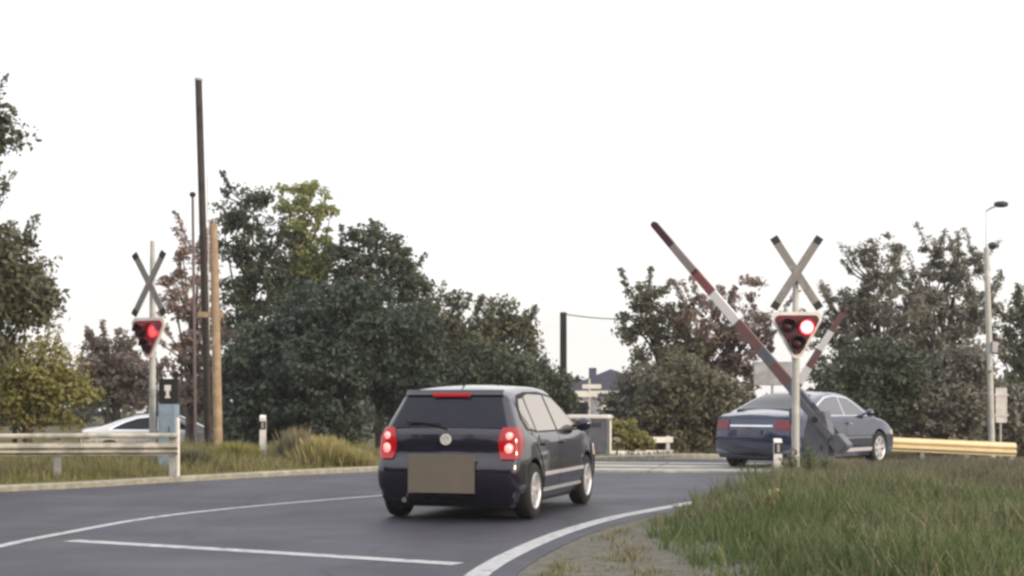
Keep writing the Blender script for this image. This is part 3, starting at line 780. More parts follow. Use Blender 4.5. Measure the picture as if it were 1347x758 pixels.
# ------------------------------------------------------------------ poles
def pole(name, px, py_top, Y, r0, r1, m, label, lean=0, extra=None, cat='pole', m2=None, group=None, zsplit=None):
    x = X_(px, Y); zt = Z_(py_top, Y); zb = hz(x, Y) - .1
    e = empty(name, (x, Y, zb), 0, label, cat, group)
    mb = MB(); n = 9
    pts = [(lean * (i / n) ** 1.2, 0, (zt - zb) * i / n) for i in range(n + 1)]
    mb.tube(pts, [r0 + (r1 - r0) * i / n for i in range(n + 1)], 12)
    mb.build('shaft', m, e, smooth=40)
    return e, zt - zb
e, hh = pole('utility_pole', 274, 105, 33, .085, .075, M['wood'], 'tallest dark wooden pole, left of the pale pole, leaning slightly', lean=X_(261, 33) - X_(274, 33))
mb = MB(); mb.tube([(-.21, 0, hh - .02), (-.21, 0, hh + .03)], .09, 12); mb.build('pole_cap', M['zinc'], e)
e2, h2 = pole('utility_pole', 287, 296, 32.6, .105, .085, M['palewood'], 'pale sunlit wooden pole beside the tallest pole', lean=X_(282, 33) - X_(288, 33))
mb = MB(); mb.box((-.16, 0, Z_(408, 32.6)), (.56, .07, .12)); mb.build('cross_brace', M['palewood'], e2, bevel=.01)
e3, h3 = pole('pipe_mast', 257, 256, 33.4, .035, .03, M['pipe'], 'thin dark pipe mast with a small knob, leftmost of the poles', lean=-.06)
mb = MB(); mb.lathe([(0, -.06), (.05, -.05), (.075, 0), (.05, .05), (0, .06)], (-.06, 0, h3), 'z', 12); mb.build('knob', M['dark'], e3, smooth=60)
mb = MB(); mb.tube([(X_(277, 33.2), 33.2, hz(-6, 33)), (X_(273, 33.2), 33.2, Z_(232, 33.2))], .012, 6)
tag(mb.build('down_pipe', M['zinc']), 'very thin pale conduit rising between the tallest pole and the pale pole', 'conduit')
e4, h4 = pole('utility_pole', 741, 411, 50, .12, .11, M['wood'], 'short dark topped concrete pole in the gap between the two tree groups')
mb = MB(); mb.tube([(0, 0, 0), (0, 0, (h4) * .48)], [.16, .14], 12); mb.build('concrete_base', M['kerb'], e4, smooth=40)
# second pole hidden in the red tree, and the cable between them
e5, h5 = pole('utility_pole', 905, 411, 52, .12, .11, M['wood'], 'pole lost in the crowns left of the barrier arm, carrying the cable')
mb = MB()
a = Vector((X_(741, 50), 50, Z_(413, 50))); b = Vector((X_(905, 52), 52, Z_(413, 52)))
pts = [a.lerp(b, t) - Vector((0, 0, .18 * 4 * t * (1 - t))) for t in np.linspace(0, 1, 16)]
mb.tube(pts, .018, 6); tag(mb.build('overhead_cable', M['dark']), 'thin black cable strung from the concrete pole towards the reddish tree', 'cable')
# street lamp right: tall post, dark head on a short arm at the top, small second head lower down
x, Y = X_(1305, 42), 42
e = empty('street_lamp', (x, Y, hz(x, Y)), 0, 'tall pale street lamp behind the cream guardrail, dark head on its arm', 'street lamp')
zt = Z_(277, 42) - hz(x, Y); zl = Z_(326, 42) - hz(x, Y); lean = X_(1297, 42) - x
mb = MB(); mb.tube([(0, 0, -.2), (lean * .5, 0, zt * .5), (lean * .95, 0, zl)], [.10, .085, .075], 12); mb.build('post', M['signalpost'], e, smooth=40)
mb = MB(); mb.tube([(lean * .95, 0, zl), (lean, 0, zt)], [.022, .015], 10); mb.build('upper_post', M['white'], e, smooth=40)
mb = MB(); mb.tube([(lean, 0, zt - .02), (lean + .14, 0, zt + .07), (lean + .30, 0, zt + .13)], [.025, .03, .03], 8); mb.build('arm', M['zinc'], e, smooth=40)
mb = MB(); mb.lathe([(0, -.20), (.05, -.19), (.085, -.10), (.09, .06), (.06, .17), (0, .20)], (lean + .42, 0, zt + .17), 'x', 14); mb.build('lamp_head', M['dark'], e, smooth=50)
mb = MB(); mb.tube([(lean, 0, zl - .08), (lean + .10, -.03, zl + .02)], .02, 8); bk = mb.build('bracket', M['zinc'], e, smooth=40)
mb = MB(); mb.lathe([(0, -.11), (.07, -.10), (.10, 0), (.07, .10), (0, .11)], (lean + .17, -.03, zl + .06), 'x', 14); mb.build('small_lamp', M['dark'], bk, smooth=50)
mb = MB(); mb.box((.03, -.12, zt * .46), (.16, .1, .3)); mb.build('fuse_box', M['zinc'], e, bevel=.01)
# grey sign back
x, Y = X_(1319, 41), 41.2
e = empty('road_sign', (x, Y, hz(x, Y)), R(8), 'grey back of a tall narrow road sign right of the street lamp', 'road sign')
mb = MB(); mb.tube([(0, 0, -.2), (0, 0, 2.1)], .035, 10); mb.build('post', M['zinc'], e, smooth=40)
mb = MB(); mb.box((0, -.05, 1.62), (.34, .02, .95)); mb.build('plate', M['zinc'], e, bevel=.01)
for bz in (1.9, 1.35):
    mb = MB(); mb.box((0, -.07, bz), (.4, .03, .05)); mb.build('bracket', M['zinc'], e)
# grey sign behind the saloon
x, Y = X_(1016, 37.5), 37.5
e = empty('road_sign', (x, Y, hz(x, Y)), R(-6), 'grey rectangular sign back rising over the rear of the blue grey saloon', 'road sign')
mb = MB(); mb.tube([(0, 0, -.2), (0, 0, 2.4)], .035, 10); mb.build('post', M['zinc'], e, smooth=40)
mb = MB(); mb.box((0, -.05, 2.38), (.92, .02, .58)); mb.build('plate', M['zinc'], e, bevel=.01)
# far blue boards
# house far off
Y = 85
x = X_(808, Y)
e = empty('house', (x, Y, hz(x, Y)), R(-8), 'low blue grey house with white eaves far off right of the concrete pole', 'house')
mb = MB(); mb.box((0, 0, .9), (5.6, 5, 2.7)); mb.build('wall', M['wall'], e)
mb = MB(); mb.prism([(-3.1, 0), (3.1, 0), (0, 1.25)], -2.8, 2.8)
rf = mb.build('roof', M['roof'], e); rf.location.z = 2.2
mb = MB(); mb.box((-1.2, -.1, 1.25 * .62 + .3), (.4, .4, .6)); mb.build('chimney', M['roof'], rf)
mb = MB(); mb.box((0, -2.86, 2.2), (6.3, .1, .16)); mb.build('eaves_board', M['white'], e)
for dx in (-1.6, .2, 1.7):
    mb = MB(); mb.box((dx, -2.53, 1.3), (.8, .06, .7)); w_ = mb.build('window', M['glassd'], e)
    for wz in (1.7, .9):
        mb = MB(); mb.box((dx, -2.56, wz), (.95, .05, .1)); mb.build('window_frame', M['white'], w_)
# white board fence / pale signs seen in the gap (750-790, 500-515)
Y = 60; x = X_(775, Y)
e = empty('sign_board', (x, Y, hz(x, Y)), 0, 'white direction boards on a post in front of the far house', 'sign board')
mb = MB(); mb.tube([(0, 0, -.1), (0, 0, 2.6)], .05, 8); mb.build('post', M['zinc'], e)
mb = MB(); mb.box((.1, -.06, 2.30), (.75, .03, .17)); mb.build('board', M['white'], e, bevel=.008)
mb = MB(); mb.box((-.12, -.06, 1.98), (.9, .03, .20)); mb.build('board', M['white'], e, bevel=.008)
mb = MB(); mb.lathe([(0, -.02), (.16, -.02), (.16, .02), (0, .02)], (.62, -.06, 1.45), 'y', 20); mb.build('round_plate', M['white'], e)
mb = MB(); mb.box((.31, -.03, 1.45), (.62, .03, .04)); mb.build('bracket', M['zinc'], e)
# relay cabinet
Y = 34; x = X_(775, Y)
e = empty('relay_cabinet', (x, Y, hz(x, Y)), R(-12), 'grey trackside cabinet with a white lid, just ahead of the dark hatchback', 'cabinet')
mb = MB(); mb.box((0, 0, .05), (1.0, .62, .12)); mb.build('plinth', M['kerb'], e, bevel=.01)
mb = MB(); mb.box((0, 0, .50), (.86, .5, .80)); mb.build('housing', M['greypaint'], e, bevel=.012)
mb = MB(); mb.box((0, 0, .94), (.96, .6, .09)); mb.build('lid', M['white'], e, bevel=.02)
for s in (-1, 1):
    mb = MB(); mb.box((s * .21, -.262, .50), (.38, .02, .72)); d = mb.build('door', M['greypaint'], e, bevel=.005)
    mb = MB(); mb.box((s * .06, -.285, .52), (.02, .03, .12)); mb.build('handle', M['chrome'], d)
    mb = MB()
    for q in range(4): mb.box((s * .21, -.276, .72 + q * .03), (.22, .01, .012))
    mb.build('vent', M['dark'], d)
# white L-shaped kerb/pipe right of the cabinet
mb = MB(); mb.tube([(0, 0, 0), (0, 0, .85), (.1, 0, .95)], .06, 10)
o = tag(mb.build('white_pipe', M['white'], smooth=50), 'white vent pipe standing at the right side of the grey cabinet', 'pipe'); o.location = (X_(801, 34.3), 34.3, 0)

# ------------------------------------------------------------------ delineators and markers
def delineator(px, pyt, Y, label):
    x = X_(px, Y); z = hz(x, Y); h = Z_(pyt, Y) - z
    e = empty('delineator_post', (x, Y, z), 0, label, 'delineator', 'white delineator posts')
    mb = MB()
    poly = [(-.06, -.05), (.06, -.05), (.06, .02), (0, .06), (-.06, .02)]
    n = 5; vs = [(a, b, -.1) for a, b in poly] + [(a, b, h - (.05 if b < 0 else 0)) for a, b in poly]
    fs = [tuple(range(n))[::-1], tuple(range(n, 2 * n))] + [(i, (i + 1) % n, n + (i + 1) % n, n + i) for i in range(n)]
    mb.add(vs, fs); mb.build('stake', M['white'], e)
    mb = MB(); mb.box((0, -.055, h * .8), (.122, .012, .16)); b = mb.build('band', M['reflector'], e)
    mb = MB(); mb.box((0, -.064, h * .8), (.04, .008, .12)); mb.build('reflector', M['zinc'], b)
delineator(346, 546, 30, 'white delineator in the grass left of the tufts, behind the left kerb')
delineator(1023, 577, 23.0, 'white marker post left of the right signal post')

# ------------------------------------------------------------------ crossing signals
def signal(px, Y, zb, scale, rz, label, lit, post_above=False, panel='maroon'):
    x = X_(px, Y)
    e = empty('crossing_signal', (x, Y, zb), rz, label, 'crossing signal', 'level crossing signals')
    e.scale = (1, 1, 1)
    top = 3.72
    mb = MB(); mb.tube([(0, .06, -.2), (0, .06, 2.25), (0, .06, 3.29 if not post_above else top + .32)], [.06, .06, .04], 14); mb.build('post', M['signalpost'], e, smooth=40)
    mb = MB(); mb.tube([(0, .06, -.1), (0, .06, .28)], [.10, .09], 14); mb.build('base', M['kerb'], e, smooth=40)
    # St Andrew's cross, two crossed boards
    cz = 3.27
    for a in (33, -33):
        mb = MB()
        rot = Matrix.Rotation(R(a), 3, 'Y')
        mb.box((0, -.02 - (.012 if a > 0 else 0), cz), (.125, .02, 1.32), rot)
        o = mb.build('cross_board', M['crossgrey'], e, bevel=.004)
        for s in (-1, 1):
            mb = MB(); p = rot @ Vector((0, 0, s * .60))
            mb.box((p.x, -.034 - (.012 if a > 0 else 0), cz + p.z), (.127, .006, .11), rot)
            mb.build('board_tip', M['reflector'], o)
    # inverted triangle with rounded corners
    def rtri(w, h, r, cz):
        # corners of the inset triangle
        c = [(-w / 2 + r * 1.2, cz + h / 2 - r), (w / 2 - r * 1.2, cz + h / 2 - r), (0, cz - h / 2 + r * 1.2)]
        pts = []
        for (cx_, cz_), a0, a1 in ((c[2], 210, 330), (c[1], -30, 90), (c[0], 90, 210)):
            for k in range(9):
                a = R(a0 + (a1 - a0) * k / 8); pts.append((cx_ + r * math.cos(a), cz_ + r * math.sin(a)))
        return pts
    tz = 2.30
    mb = MB(); mb.prism(rtri(.82, .74, .10, tz), -.055, -.01); mb.build('white_border', M['white'], e)
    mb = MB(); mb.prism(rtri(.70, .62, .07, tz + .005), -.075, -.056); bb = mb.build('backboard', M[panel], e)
    for (lx, lz, on) in ((.15, .13, lit), (-.15, .13, 0), (0, -.13, 3)):
        m_in = {1: M['lampon'], 2: M['lampfaint'], 0: M['lampoff'], 3: M['lampoff']}[on]
        mb = MB(); c = (lx, -.077, tz + lz)
        mb.lathe([(0, -.03), (.06, -.026), (.10 if on in (1, 2) else .085, -.004), (.10 if on in (1, 2) else .085, .0)], c, 'y', 24)
        lo = mb.build('lamp', m_in, e, smooth=60)
        mb = MB(); mb.lathe([(.10, .0), (.10, -.02), (.125, -.02), (.125, .0)], c, 'y', 24)
        mb.build('lamp_rim', M['lampmid'] if on in (1, 2) else M['dark'], lo, smooth=40)
        # half-round hood
        mb = MB(); n = 14; vs = []
        for k in range(n + 1):
            a = math.pi * k / n
            for yy in (-.0, -.14 + .05 * abs(math.cos(a))):
                for rr in (.126, .134): vs.append((c[0] + rr * math.cos(a), c[1] + yy, c[2] + rr * math.sin(a)))
        fs = []
        for k in range(n):
            b = k * 4
            fs += [(b, b + 2, b + 6, b + 4), (b + 1, b + 5, b + 7, b + 3), (b + 2, b + 3, b + 7, b + 6), (b, b + 4, b + 5, b + 1)]
        mb.add(vs, fs); mb.build('hood', M['maroon'], lo)
    for cz_ in (2.05, 2.58):
        mb = MB(); mb.lathe([(.062, -.03), (.07, -.03), (.07, .03), (.062, .03), (.062, -.03)], (0, .06, cz_), 'z', 16); cb_ = mb.build('clamp', M['zinc'], e)
        mb = MB(); mb.box((0, .0, cz_), (.10, .06, .05)); mb.build('clamp_plate', M['zinc'], cb_)
    mb = MB(); mb.tube([(.05, .10, .1), (.065, .11, 1.2), (.06, .11, 1.9), (.03, .05, 2.1)], .012, 6); mb.build('cable', M['dark'], e)
    mb = MB(); mb.box((.0, .15, 1.05), (.16, .10, .26)); mb.build('junction_box', M['greypaint'], e, bevel=.01)
    return e
sgR = signal(1047.5, 23.5, .0, 1, 0, 'warning cross with brightly lit red lamp, right of the road before the blue grey saloon', 1)
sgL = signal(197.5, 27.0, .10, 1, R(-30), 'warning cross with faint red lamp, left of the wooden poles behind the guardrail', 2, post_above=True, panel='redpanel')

# left control cabinet with white mark on black head
Y = 26.6; x = X_(222, Y)
e = empty('control_cabinet', (x, Y, 0), R(-8), 'blue grey cabinet with black top panel bearing a white symbol', 'cabinet')
mb = MB(); mb.box((0, 0, .62), (.30, .28, 1.24)); b = mb.build('housing', M['bluegrey'], e, bevel=.015)
mb = MB(); mb.box((0, -.15, .75), (.24, .012, .8)); d = mb.build('door', M['bluegrey'], e, bevel=.004)
mb = MB(); mb.box((.08, -.165, .8), (.02, .02, .1)); mb.build('handle', M['chrome'], d)
mb = MB(); mb.box((0, 0, 1.46), (.34, .10, .44)); hd = mb.build('head_panel', M['black'], e, bevel=.02)
mb = MB(); mb.box((0, -.058, 1.52), (.11, .014, .10)); mb.box((0, -.058, 1.42), (.05, .014, .12)); mb.box((0, -.058, 1.36), (.09, .014, .035)); mb.build('white_mark', M['white'], hd)
# white post at the end of the guardrail
mb = MB(); mb.tube([(0, 0, -.1), (0, 0, .98)], .03, 12); mb.lathe([(0, .05), (.02, .04), (.03, 0)], (0, 0, .98), 'z', 12)
o = tag(mb.build('marker_post', M['white'], smooth=50), 'white round post at the right end of the left guardrail', 'post'); o.location = (X_(234, 24.2), 24.2, 0)

# ------------------------------------------------------------------ barriers
def barrier(px, Y, rz, elev, L, label, segs, kind):
    x = X_(px, Y); z = hz(x, Y)
    e = empty('crossing_barrier', (x, Y, z), rz, label, 'crossing barrier', 'level crossing barriers')
    # local: arm swings in the x-z plane towards -x
    mb = MB(); mb.box((0, 0, .06), (.52, .46, .14)); mb.build('plinth', M['kerb'], e, bevel=.01)
    mb = MB(); mb.prism([(-.22, .12), (.22, .12), (.22, .75), (.13, 1.12), (-.13, 1.12), (-.22, .75)], -.17, .17); hs = mb.build('housing', M['greypaint'], e, bevel=.015)
    mb = MB(); mb.box((0, -.176, .5), (.32, .012, .55)); d = mb.build('door', M['greypaint'], e, bevel=.004)
    mb = MB(); mb.box((.1, -.19, .5), (.02, .02, .1)); mb.build('handle', M['dark'], d)
    ca, sa = math.cos(elev), math.sin(elev)
    pz = .98
    def P(t, off=0): return Vector((-ca * t - sa * off, 0, pz + sa * t - ca * off * -1 * -1))
    rot = Matrix.Rotation(elev, 3, 'Y')
    # shaft, yokes
    mb = MB(); mb.lathe([(0, -.26), (.05, -.26), (.05, .26), (0, .26)], (0, 0, pz), 'y', 16); mb.build('axle', M['dark'], e)
    for s in (-1, 1):
        mb = MB(); c = Vector((-ca * .0, s * .22, pz + sa * .0)); mb.box(c + Vector((-ca * .12, 0, sa * .12)), (1.05, .035, .12), rot); mb.build('yoke', M['greypaint'], e, bevel=.006)
    mb = MB(); mb.box(Vector((ca * .55, 0, pz - sa * .55)), (.28, .36, .24), rot); mb.build('counterweight', M['greypaint'], e, bevel=.02)
    # arm as a tapering box beam of coloured bands
    t0 = .3; arm = MB(); mats_ = [M['red'], M['barwhite'], M['barmid'], M['bardark'], M['dullred'], M['greypaint']]
    arm_e = None
    n = len(segs)
    for i, (a, b, mi) in enumerate(segs):
        arm.m = mi
        ta, tb = t0 + (L - t0) * a, t0 + (L - t0) * b
        ha, hb = .20 - .08 * a, .20 - .08 * b
        vs = []
        for t, h_ in ((ta, ha), (tb, hb)):
            c = Vector((-ca * t, 0, pz + sa * t)); up = Vector((sa, 0, ca))
            for yy in (-.04, .04):
                for q in (-1, 1): vs.append(c + up * (q * h_ / 2) + Vector((0, yy, 0)))
        arm.add(vs, [(0, 1, 5, 4), (2, 6, 7, 3), (0, 4, 6, 2), (1, 3, 7, 5)] + ([(0, 2, 3, 1)] if i == 0 else []) + ([(4, 5, 7, 6)] if i == n - 1 else []))
    arm.build('arm', mats_, e)
    mb = MB(); c = Vector((-ca * L, 0, pz + sa * L)); mb.lathe([(0, -.05), (.06, -.045), (.06, .045), (0, .05)], c, 'y', 16); mb.build('tip_cap', M['bardark'], e)
    return e
# near arm rises across the road: away direction (-.866, .5)
barrier(1078, 25.9, R(-30), R(48.6), 4.65, 'raised red and white barrier arm leaning left, right of the road beside the right signal',
        [(0, .12, 5), (.12, .22, 4), (.22, .30, 5), (.30, .45, 4), (.45, .61, 1), (.61, .72, 0), (.72, .735, 3), (.735, .88, 2), (.88, 1, 3)], 0)
barrier(1018, 35.6, R(150), R(57), 3.1, 'far raised barrier arm leaning right, seen behind the right signal and saloon',
        [(0, .3, 4), (.3, .45, 1), (.45, .62, 4), (.62, .8, 1), (.8, 1, 4)], 0)

# ------------------------------------------------------------------ cars
class Car:
    """x forward, y left, z up; side profile given by four curves"""
    def __init__(s, rear, top, front, zb, hw, belt, tumble, wheels, wr, rear_taper=.07, front_taper=.09, xr=-1.3, xf=1.3, bow=.07):
        s.nu, s.nv = 72, 30
        s.rear = catmull(rear, s.nv); s.top = catmull(top, s.nu); s.front = catmull(front, s.nv)
        s.bot = np.stack([np.linspace(rear[0][0], front[0][0], s.nu), np.full(s.nu, zb)], 1)
        s.rear[0] = s.bot[0]; s.front[0] = s.bot[-1]; s.rear[-1] = s.top[0]; s.front[-1] = s.top[-1]
        s.hw, s.belt, s.tumble, s.wheels, s.wr = hw, belt, tumble, wheels, wr
        s.rt, s.ft, s.xr, s.xf, s.bow = rear_taper, front_taper, xr, xf, bow
        s.L0, s.L1 = s.rear[:, 0].min(), s.front[:, 0].max()
    def W(s, x, z):
        w = s.hw
        w -= .07 * max(0, (.42 - z) / .25) ** 1.5
        w -= .015 * max(0, min(1, (z - .62) / .25))
        if z > s.belt: w -= .02 + (z - s.belt) * s.tumble
        elif z > s.belt - .05: w -= .02 * (z - s.belt + .05) / .05
        if x < s.xr: w -= s.rt * ((s.xr - x) / (s.xr - s.L0)) ** 2
        if x > s.xf: w -= s.ft * ((x - s.xf) / (s.L1 - s.xf)) ** 2
        return w
    def inset(s, t, nx_, nz_):
        t = abs(t)
        b = (s.bow * abs(nx_) + .035 * max(nz_, 0)) * t * t
        t0 = .90; r = .055
        q = max(0, (t - t0) / (1 - t0))
        return b + r * (1 - math.sqrt(max(0, 1 - q * q)))
    def body(s, paint, parent):
        nu, nv = s.nu, s.nv
        loop = [tuple(p) for p in s.rear] + [tuple(p) for p in s.top[1:]] + [tuple(p) for p in s.front[::-1][1:]] + [tuple(p) for p in s.bot[::-1][1:-1]]
        loop = np.array(loop); n = len(loop)
        s.loop = loop
        tg = np.roll(loop, -1, 0) - np.roll(loop, 1, 0); tg /= np.linalg.norm(tg, axis=1)[:, None] + 1e-9
        nrm = np.stack([-tg[:, 1], tg[:, 0]], 1)      # outward for this winding (rear bottom->up, top ->front)
        # make sure outward: at rear, should point -x
        if nrm[nv // 2, 0] > 0: nrm = -nrm
        # smooth normals a little
        for _ in range(2): nrm = (np.roll(nrm, 1, 0) + nrm * 2 + np.roll(nrm, -1, 0)); nrm /= np.linalg.norm(nrm, axis=1)[:, None]
        ts = [-1, -.993, -.975, -.95, -.92, -.88, -.8, -.65, -.45, -.2, 0, .2, .45, .65, .8, .88, .92, .95, .975, .993, 1]
        V = []; m = len(ts)
        for t in ts:
            for k in range(n):
                d = s.inset(t, nrm[k, 0], nrm[k, 1]) if nrm[k, 1] > -.7 else .0
                p = loop[k] - nrm[k] * d
                V.append((p[0], t * s.W(p[0], p[1]), p[1]))
        Fc = []
        for j in range(m - 1):
            for k in range(n):
                a, b = j * n + k, j * n + (k + 1) % n
                Fc.append((a, b, b + n, a + n))
        # side sheets by Coons patch, sharing the loop vertices
        for sgn, row in ((-1, 0), (1, m - 1)):
            base = row * n
            lp = np.array([(V[base + k][0], V[base + k][2]) for k in range(n)])
            rear_i = list(range(0, nv)); top_i = list(range(nv - 1, nv - 1 + nu))
            front_i = list(range(nv - 1 + nu - 1, nv - 1 + nu - 1 + nv))[::-1]
            bot_i = [0] + list(range(n - 1, nv - 1 + nu - 1 + nv - 1, -1)) + [front_i[0]]
            bot_i = bot_i[:nu - 1] + [front_i[0]] if len(bot_i) != nu else bot_i
            G = {}
            for i in range(nu):
                G[(i, 0)] = base + bot_i[i]; G[(i, nv - 1)] = base + top_i[i]
            for j in range(nv):
                G[(0, j)] = base + rear_i[j]; G[(nu - 1, j)] = base + front_i[j]
            for i in range(1, nu - 1):
                u = i / (nu - 1)
                for j in range(1, nv - 1):
                    v = j / (nv - 1)
                    q = (1 - v) * lp[bot_i[i]] + v * lp[top_i[i]] + (1 - u) * lp[rear_i[j]] + u * lp[front_i[j]] \
                        - ((1 - u) * (1 - v) * lp[rear_i[0]] + u * (1 - v) * lp[front_i[0]] + (1 - u) * v * lp[rear_i[-1]] + u * v * lp[front_i[-1]])
                    G[(i, j)] = len(V); V.append((q[0], sgn * s.W(q[0], q[1]), q[1]))
            for i in range(nu - 1):
                for j in range(nv - 1):
                    f = (G[(i, j)], G[(i + 1, j)], G[(i + 1, j + 1)], G[(i, j + 1)])
                    Fc.append(f if sgn < 0 else f[::-1])
        mb = MB(); mb.v = V; mb.f = [list(f) for f in Fc]; mb.mi = [0] * len(Fc)
        o = mb.build('body', [paint, M['well']], parent, smooth=38)
        # wheel arches
        for wx in s.wheels:
            for sg in (-1, 1):
                cb = MB(); cb.lathe([(0, 0), (s.wr + .045, 0), (s.wr + .045, .6), (0, .6)], (wx, .55 if sg > 0 else -1.15, s.wr + .01), 'y', 40)
                c = cb.build('cutter', [M['well']])
                bpy.context.view_layer.update()
                md = o.modifiers.new('cut', 'BOOLEAN'); md.operation = 'DIFFERENCE'; md.object = c; md.solver = 'EXACT'
                try: md.material_mode = 'TRANSFER'
                except Exception: pass
                # cutter must live in the same space as the body while evaluating
                c.parent = parent
                bpy.context.view_layer.update()
                dg = bpy.context.evaluated_depsgraph_get()
                nm = bpy.data.meshes.new_from_object(o.evaluated_get(dg))
                o.modifiers.clear(); old = o.data; o.data = nm; nm.name = 'body'
                bpy.data.meshes.remove(old)
                bpy.data.objects.remove(c, do_unlink=True)
        return o
    def patch(s, poly, off, mt, name, parent, sides=(-1, 1), depth=.03, step=(.09, .06)):
        """flat outline in side view laid on the side surface"""
        res = []
        for sg in sides:
            bm = bmesh.new()
            bm.faces.new([bm.verts.new((x, 0, z)) for x, z in poly])
            xs = [p[0] for p in poly]; zs = [p[1] for p in poly]
            x = min(xs) + step[0]
            while x < max(xs):
                bmesh.ops.bisect_plane(bm, geom=bm.verts[:] + bm.edges[:] + bm.faces[:], plane_co=(x, 0, 0), plane_no=(1, 0, 0)); x += step[0]
            z = min(zs) + step[1]
            while z < max(zs):
                bmesh.ops.bisect_plane(bm, geom=bm.verts[:] + bm.edges[:] + bm.faces[:], plane_co=(0, 0, z), plane_no=(0, 0, 1)); z += step[1]
            bmesh.ops.triangulate(bm, faces=[f for f in bm.faces if len(f.verts) > 4])
            be = [e for e in bm.edges if e.is_boundary]
            r = bmesh.ops.extrude_edge_only(bm, edges=be)
            nv_ = {v for v in r['geom'] if isinstance(v, bmesh.types.BMVert)}
            for v in bm.verts: v.co.y = sg * (s.W(v.co.x, v.co.z) + off - (depth if v in nv_ else 0))
            bmesh.ops.recalc_face_normals(bm, faces=bm.faces)
            me_ = bpy.data.meshes.new(name); bm.to_mesh(me_); bm.free(); me_.materials.append(mt)
            me_.shade_smooth(); me_.set_sharp_from_angle(angle=R(35))
            o = bpy.data.objects.new(name, me_); COL.objects.link(o); o.parent = parent; res.append(o)
        return res
    def path(s, z, off, end='rear'):
        """plan outline at height z: from centre of the tail round the left corner forward along the side; returns arc,(x,y)"""
        C = s.rear if end == 'rear' else s.front
        zz = C[:, 1]; i = np.argsort(zz)
        x0 = float(np.interp(z, zz[i], C[i, 0])); sg = 1 if end == 'rear' else -1
        slope = np.gradient(C[i, 0], zz[i] + np.arange(len(zz)) * 1e-9); 
        sl = float(np.interp(z, zz[i], slope)); nx_ = 1 / math.sqrt(1 + sl * sl)
        pts = []
        for t in np.concatenate([np.linspace(0, .9, 19), .9 + .1 * np.sin(np.linspace(0, math.pi / 2, 12)[1:])]):
            d = s.inset(t, nx_, 0)
            x = x0 + sg * d / max(nx_, .5)
            pts.append((x, t * s.W(x, z)))
        xe = pts[-1][0]
        for k in range(1, 16): x = xe + sg * k * .04; pts.append((x, s.W(x, z)))
        P = np.array(pts)
        tg = np.gradient(P, axis=0); tg /= np.linalg.norm(tg, axis=1)[:, None]
        nr = np.stack([-tg[:, 1], tg[:, 0]], 1)
        if nr[0, 0] * sg > 0: nr = -nr
        P = P + nr * off
        a = np.concatenate([[0], np.cumsum(np.linalg.norm(np.diff(P, axis=0), axis=1))])
        return a, P
    def wrap(s, z0, z1, s0, s1, off, mt, name, parent, sides=(-1, 1), nz=10, ns=16, end='rear', both=False, depth=.03, full=False):
        """lens or bumper that follows the corner; s0(z), s1(z) arc positions (callables)"""
        res = []
        groups = [(1, -1)] if full else [(q,) for q in sides]
        for g in groups:
            mb = MB()
            rows = []
            for j in range(nz + 1):
                z = z0 + (z1 - z0) * j / nz
                a, P = s.path(z, off, end); a2, P2 = s.path(z, off - depth, end)
                e0, e1 = s0(z), s1(z)
                if full: q = np.linspace(-e1, e1, 2 * ns + 1)
                else: q = np.linspace(e0, e1, ns + 1)
                sgn = np.sign(q) if full else np.full(len(q), g[0])
                x = np.interp(np.abs(q), a, P[:, 0]); y = np.interp(np.abs(q), a, P[:, 1]) * sgn
                xi = np.interp(np.abs(q), a2, P2[:, 0]); yi = np.interp(np.abs(q), a2, P2[:, 1]) * sgn
                rows.append((x, y, xi, yi, z))
            n = len(rows[0][0])
            for (x, y, xi, yi, z) in rows:
                for k in range(n): mb.v.append((x[k], y[k], z))
                for k in range(n): mb.v.append((xi[k], yi[k], z))
            for j in range(nz):
                A = j * 2 * n; B_ = (j + 1) * 2 * n
                for k in range(n - 1): mb.f.append([A + k, A + k + 1, B_ + k + 1, B_ + k])
                mb.f.append([A, B_, B_ + n, A + n]); mb.f.append([A + n - 1, A + 2 * n - 1, B_ + 2 * n - 1, B_ + n - 1])
            for A in (0, nz * 2 * n):
                for k in range(n - 1): mb.f.append([A + k, A + n + k, A + n + k + 1, A + k + 1])
            mb.mi = [0] * len(mb.f)
            res.append(mb.build(name, mt, parent, smooth=40))
        return res
    def rearpt(s, y, z, off=0, end='rear'):
        a, P = s.path(z, off, end); return float(np.interp(abs(y), P[:, 1][:31], P[:, 0][:31]))
    def topsheet(s, x0, x1, w0, w1, off, mt, name, parent, n=10, m=12):
        """sheet on the sloping top curve between stations x0..x1, half widths as fraction of W"""
        mb = MB(); T = s.top; i = np.argsort(T[:, 0])
        for d in (0, -.02):
            for a in range(n + 1):
                x = x0 + (x1 - x0) * a / n; z = float(np.interp(x, T[i, 0], T[i, 1])); w = w0 + (w1 - w0) * a / n
                for b in range(m + 1):
                    t = (b / m * 2 - 1) * w
                    zz = z - s.inset(t, 0, 1) + off + d
                    mb.v.append((x, t * s.W(x, z), zz))
        for a in range(n):
            for b in range(m):
                q = a * (m + 1) + b
                mb.f.append([q, q + 1, q + m + 2, q + m + 1])
        N_ = (n + 1) * (m + 1)
        def side(l):
            for k in range(len(l) - 1): mb.f.append([l[k], l[k + 1], l[k + 1] + N_, l[k] + N_])
        side(list(range(m + 1))); side([n * (m + 1) + k for k in range(m + 1)]); side([k * (m + 1) for k in range(n + 1)]); side([k * (m + 1) + m for k in range(n + 1)])
        mb.mi = [0] * len(mb.f)
        return mb.build(name, mt, parent, smooth=40)

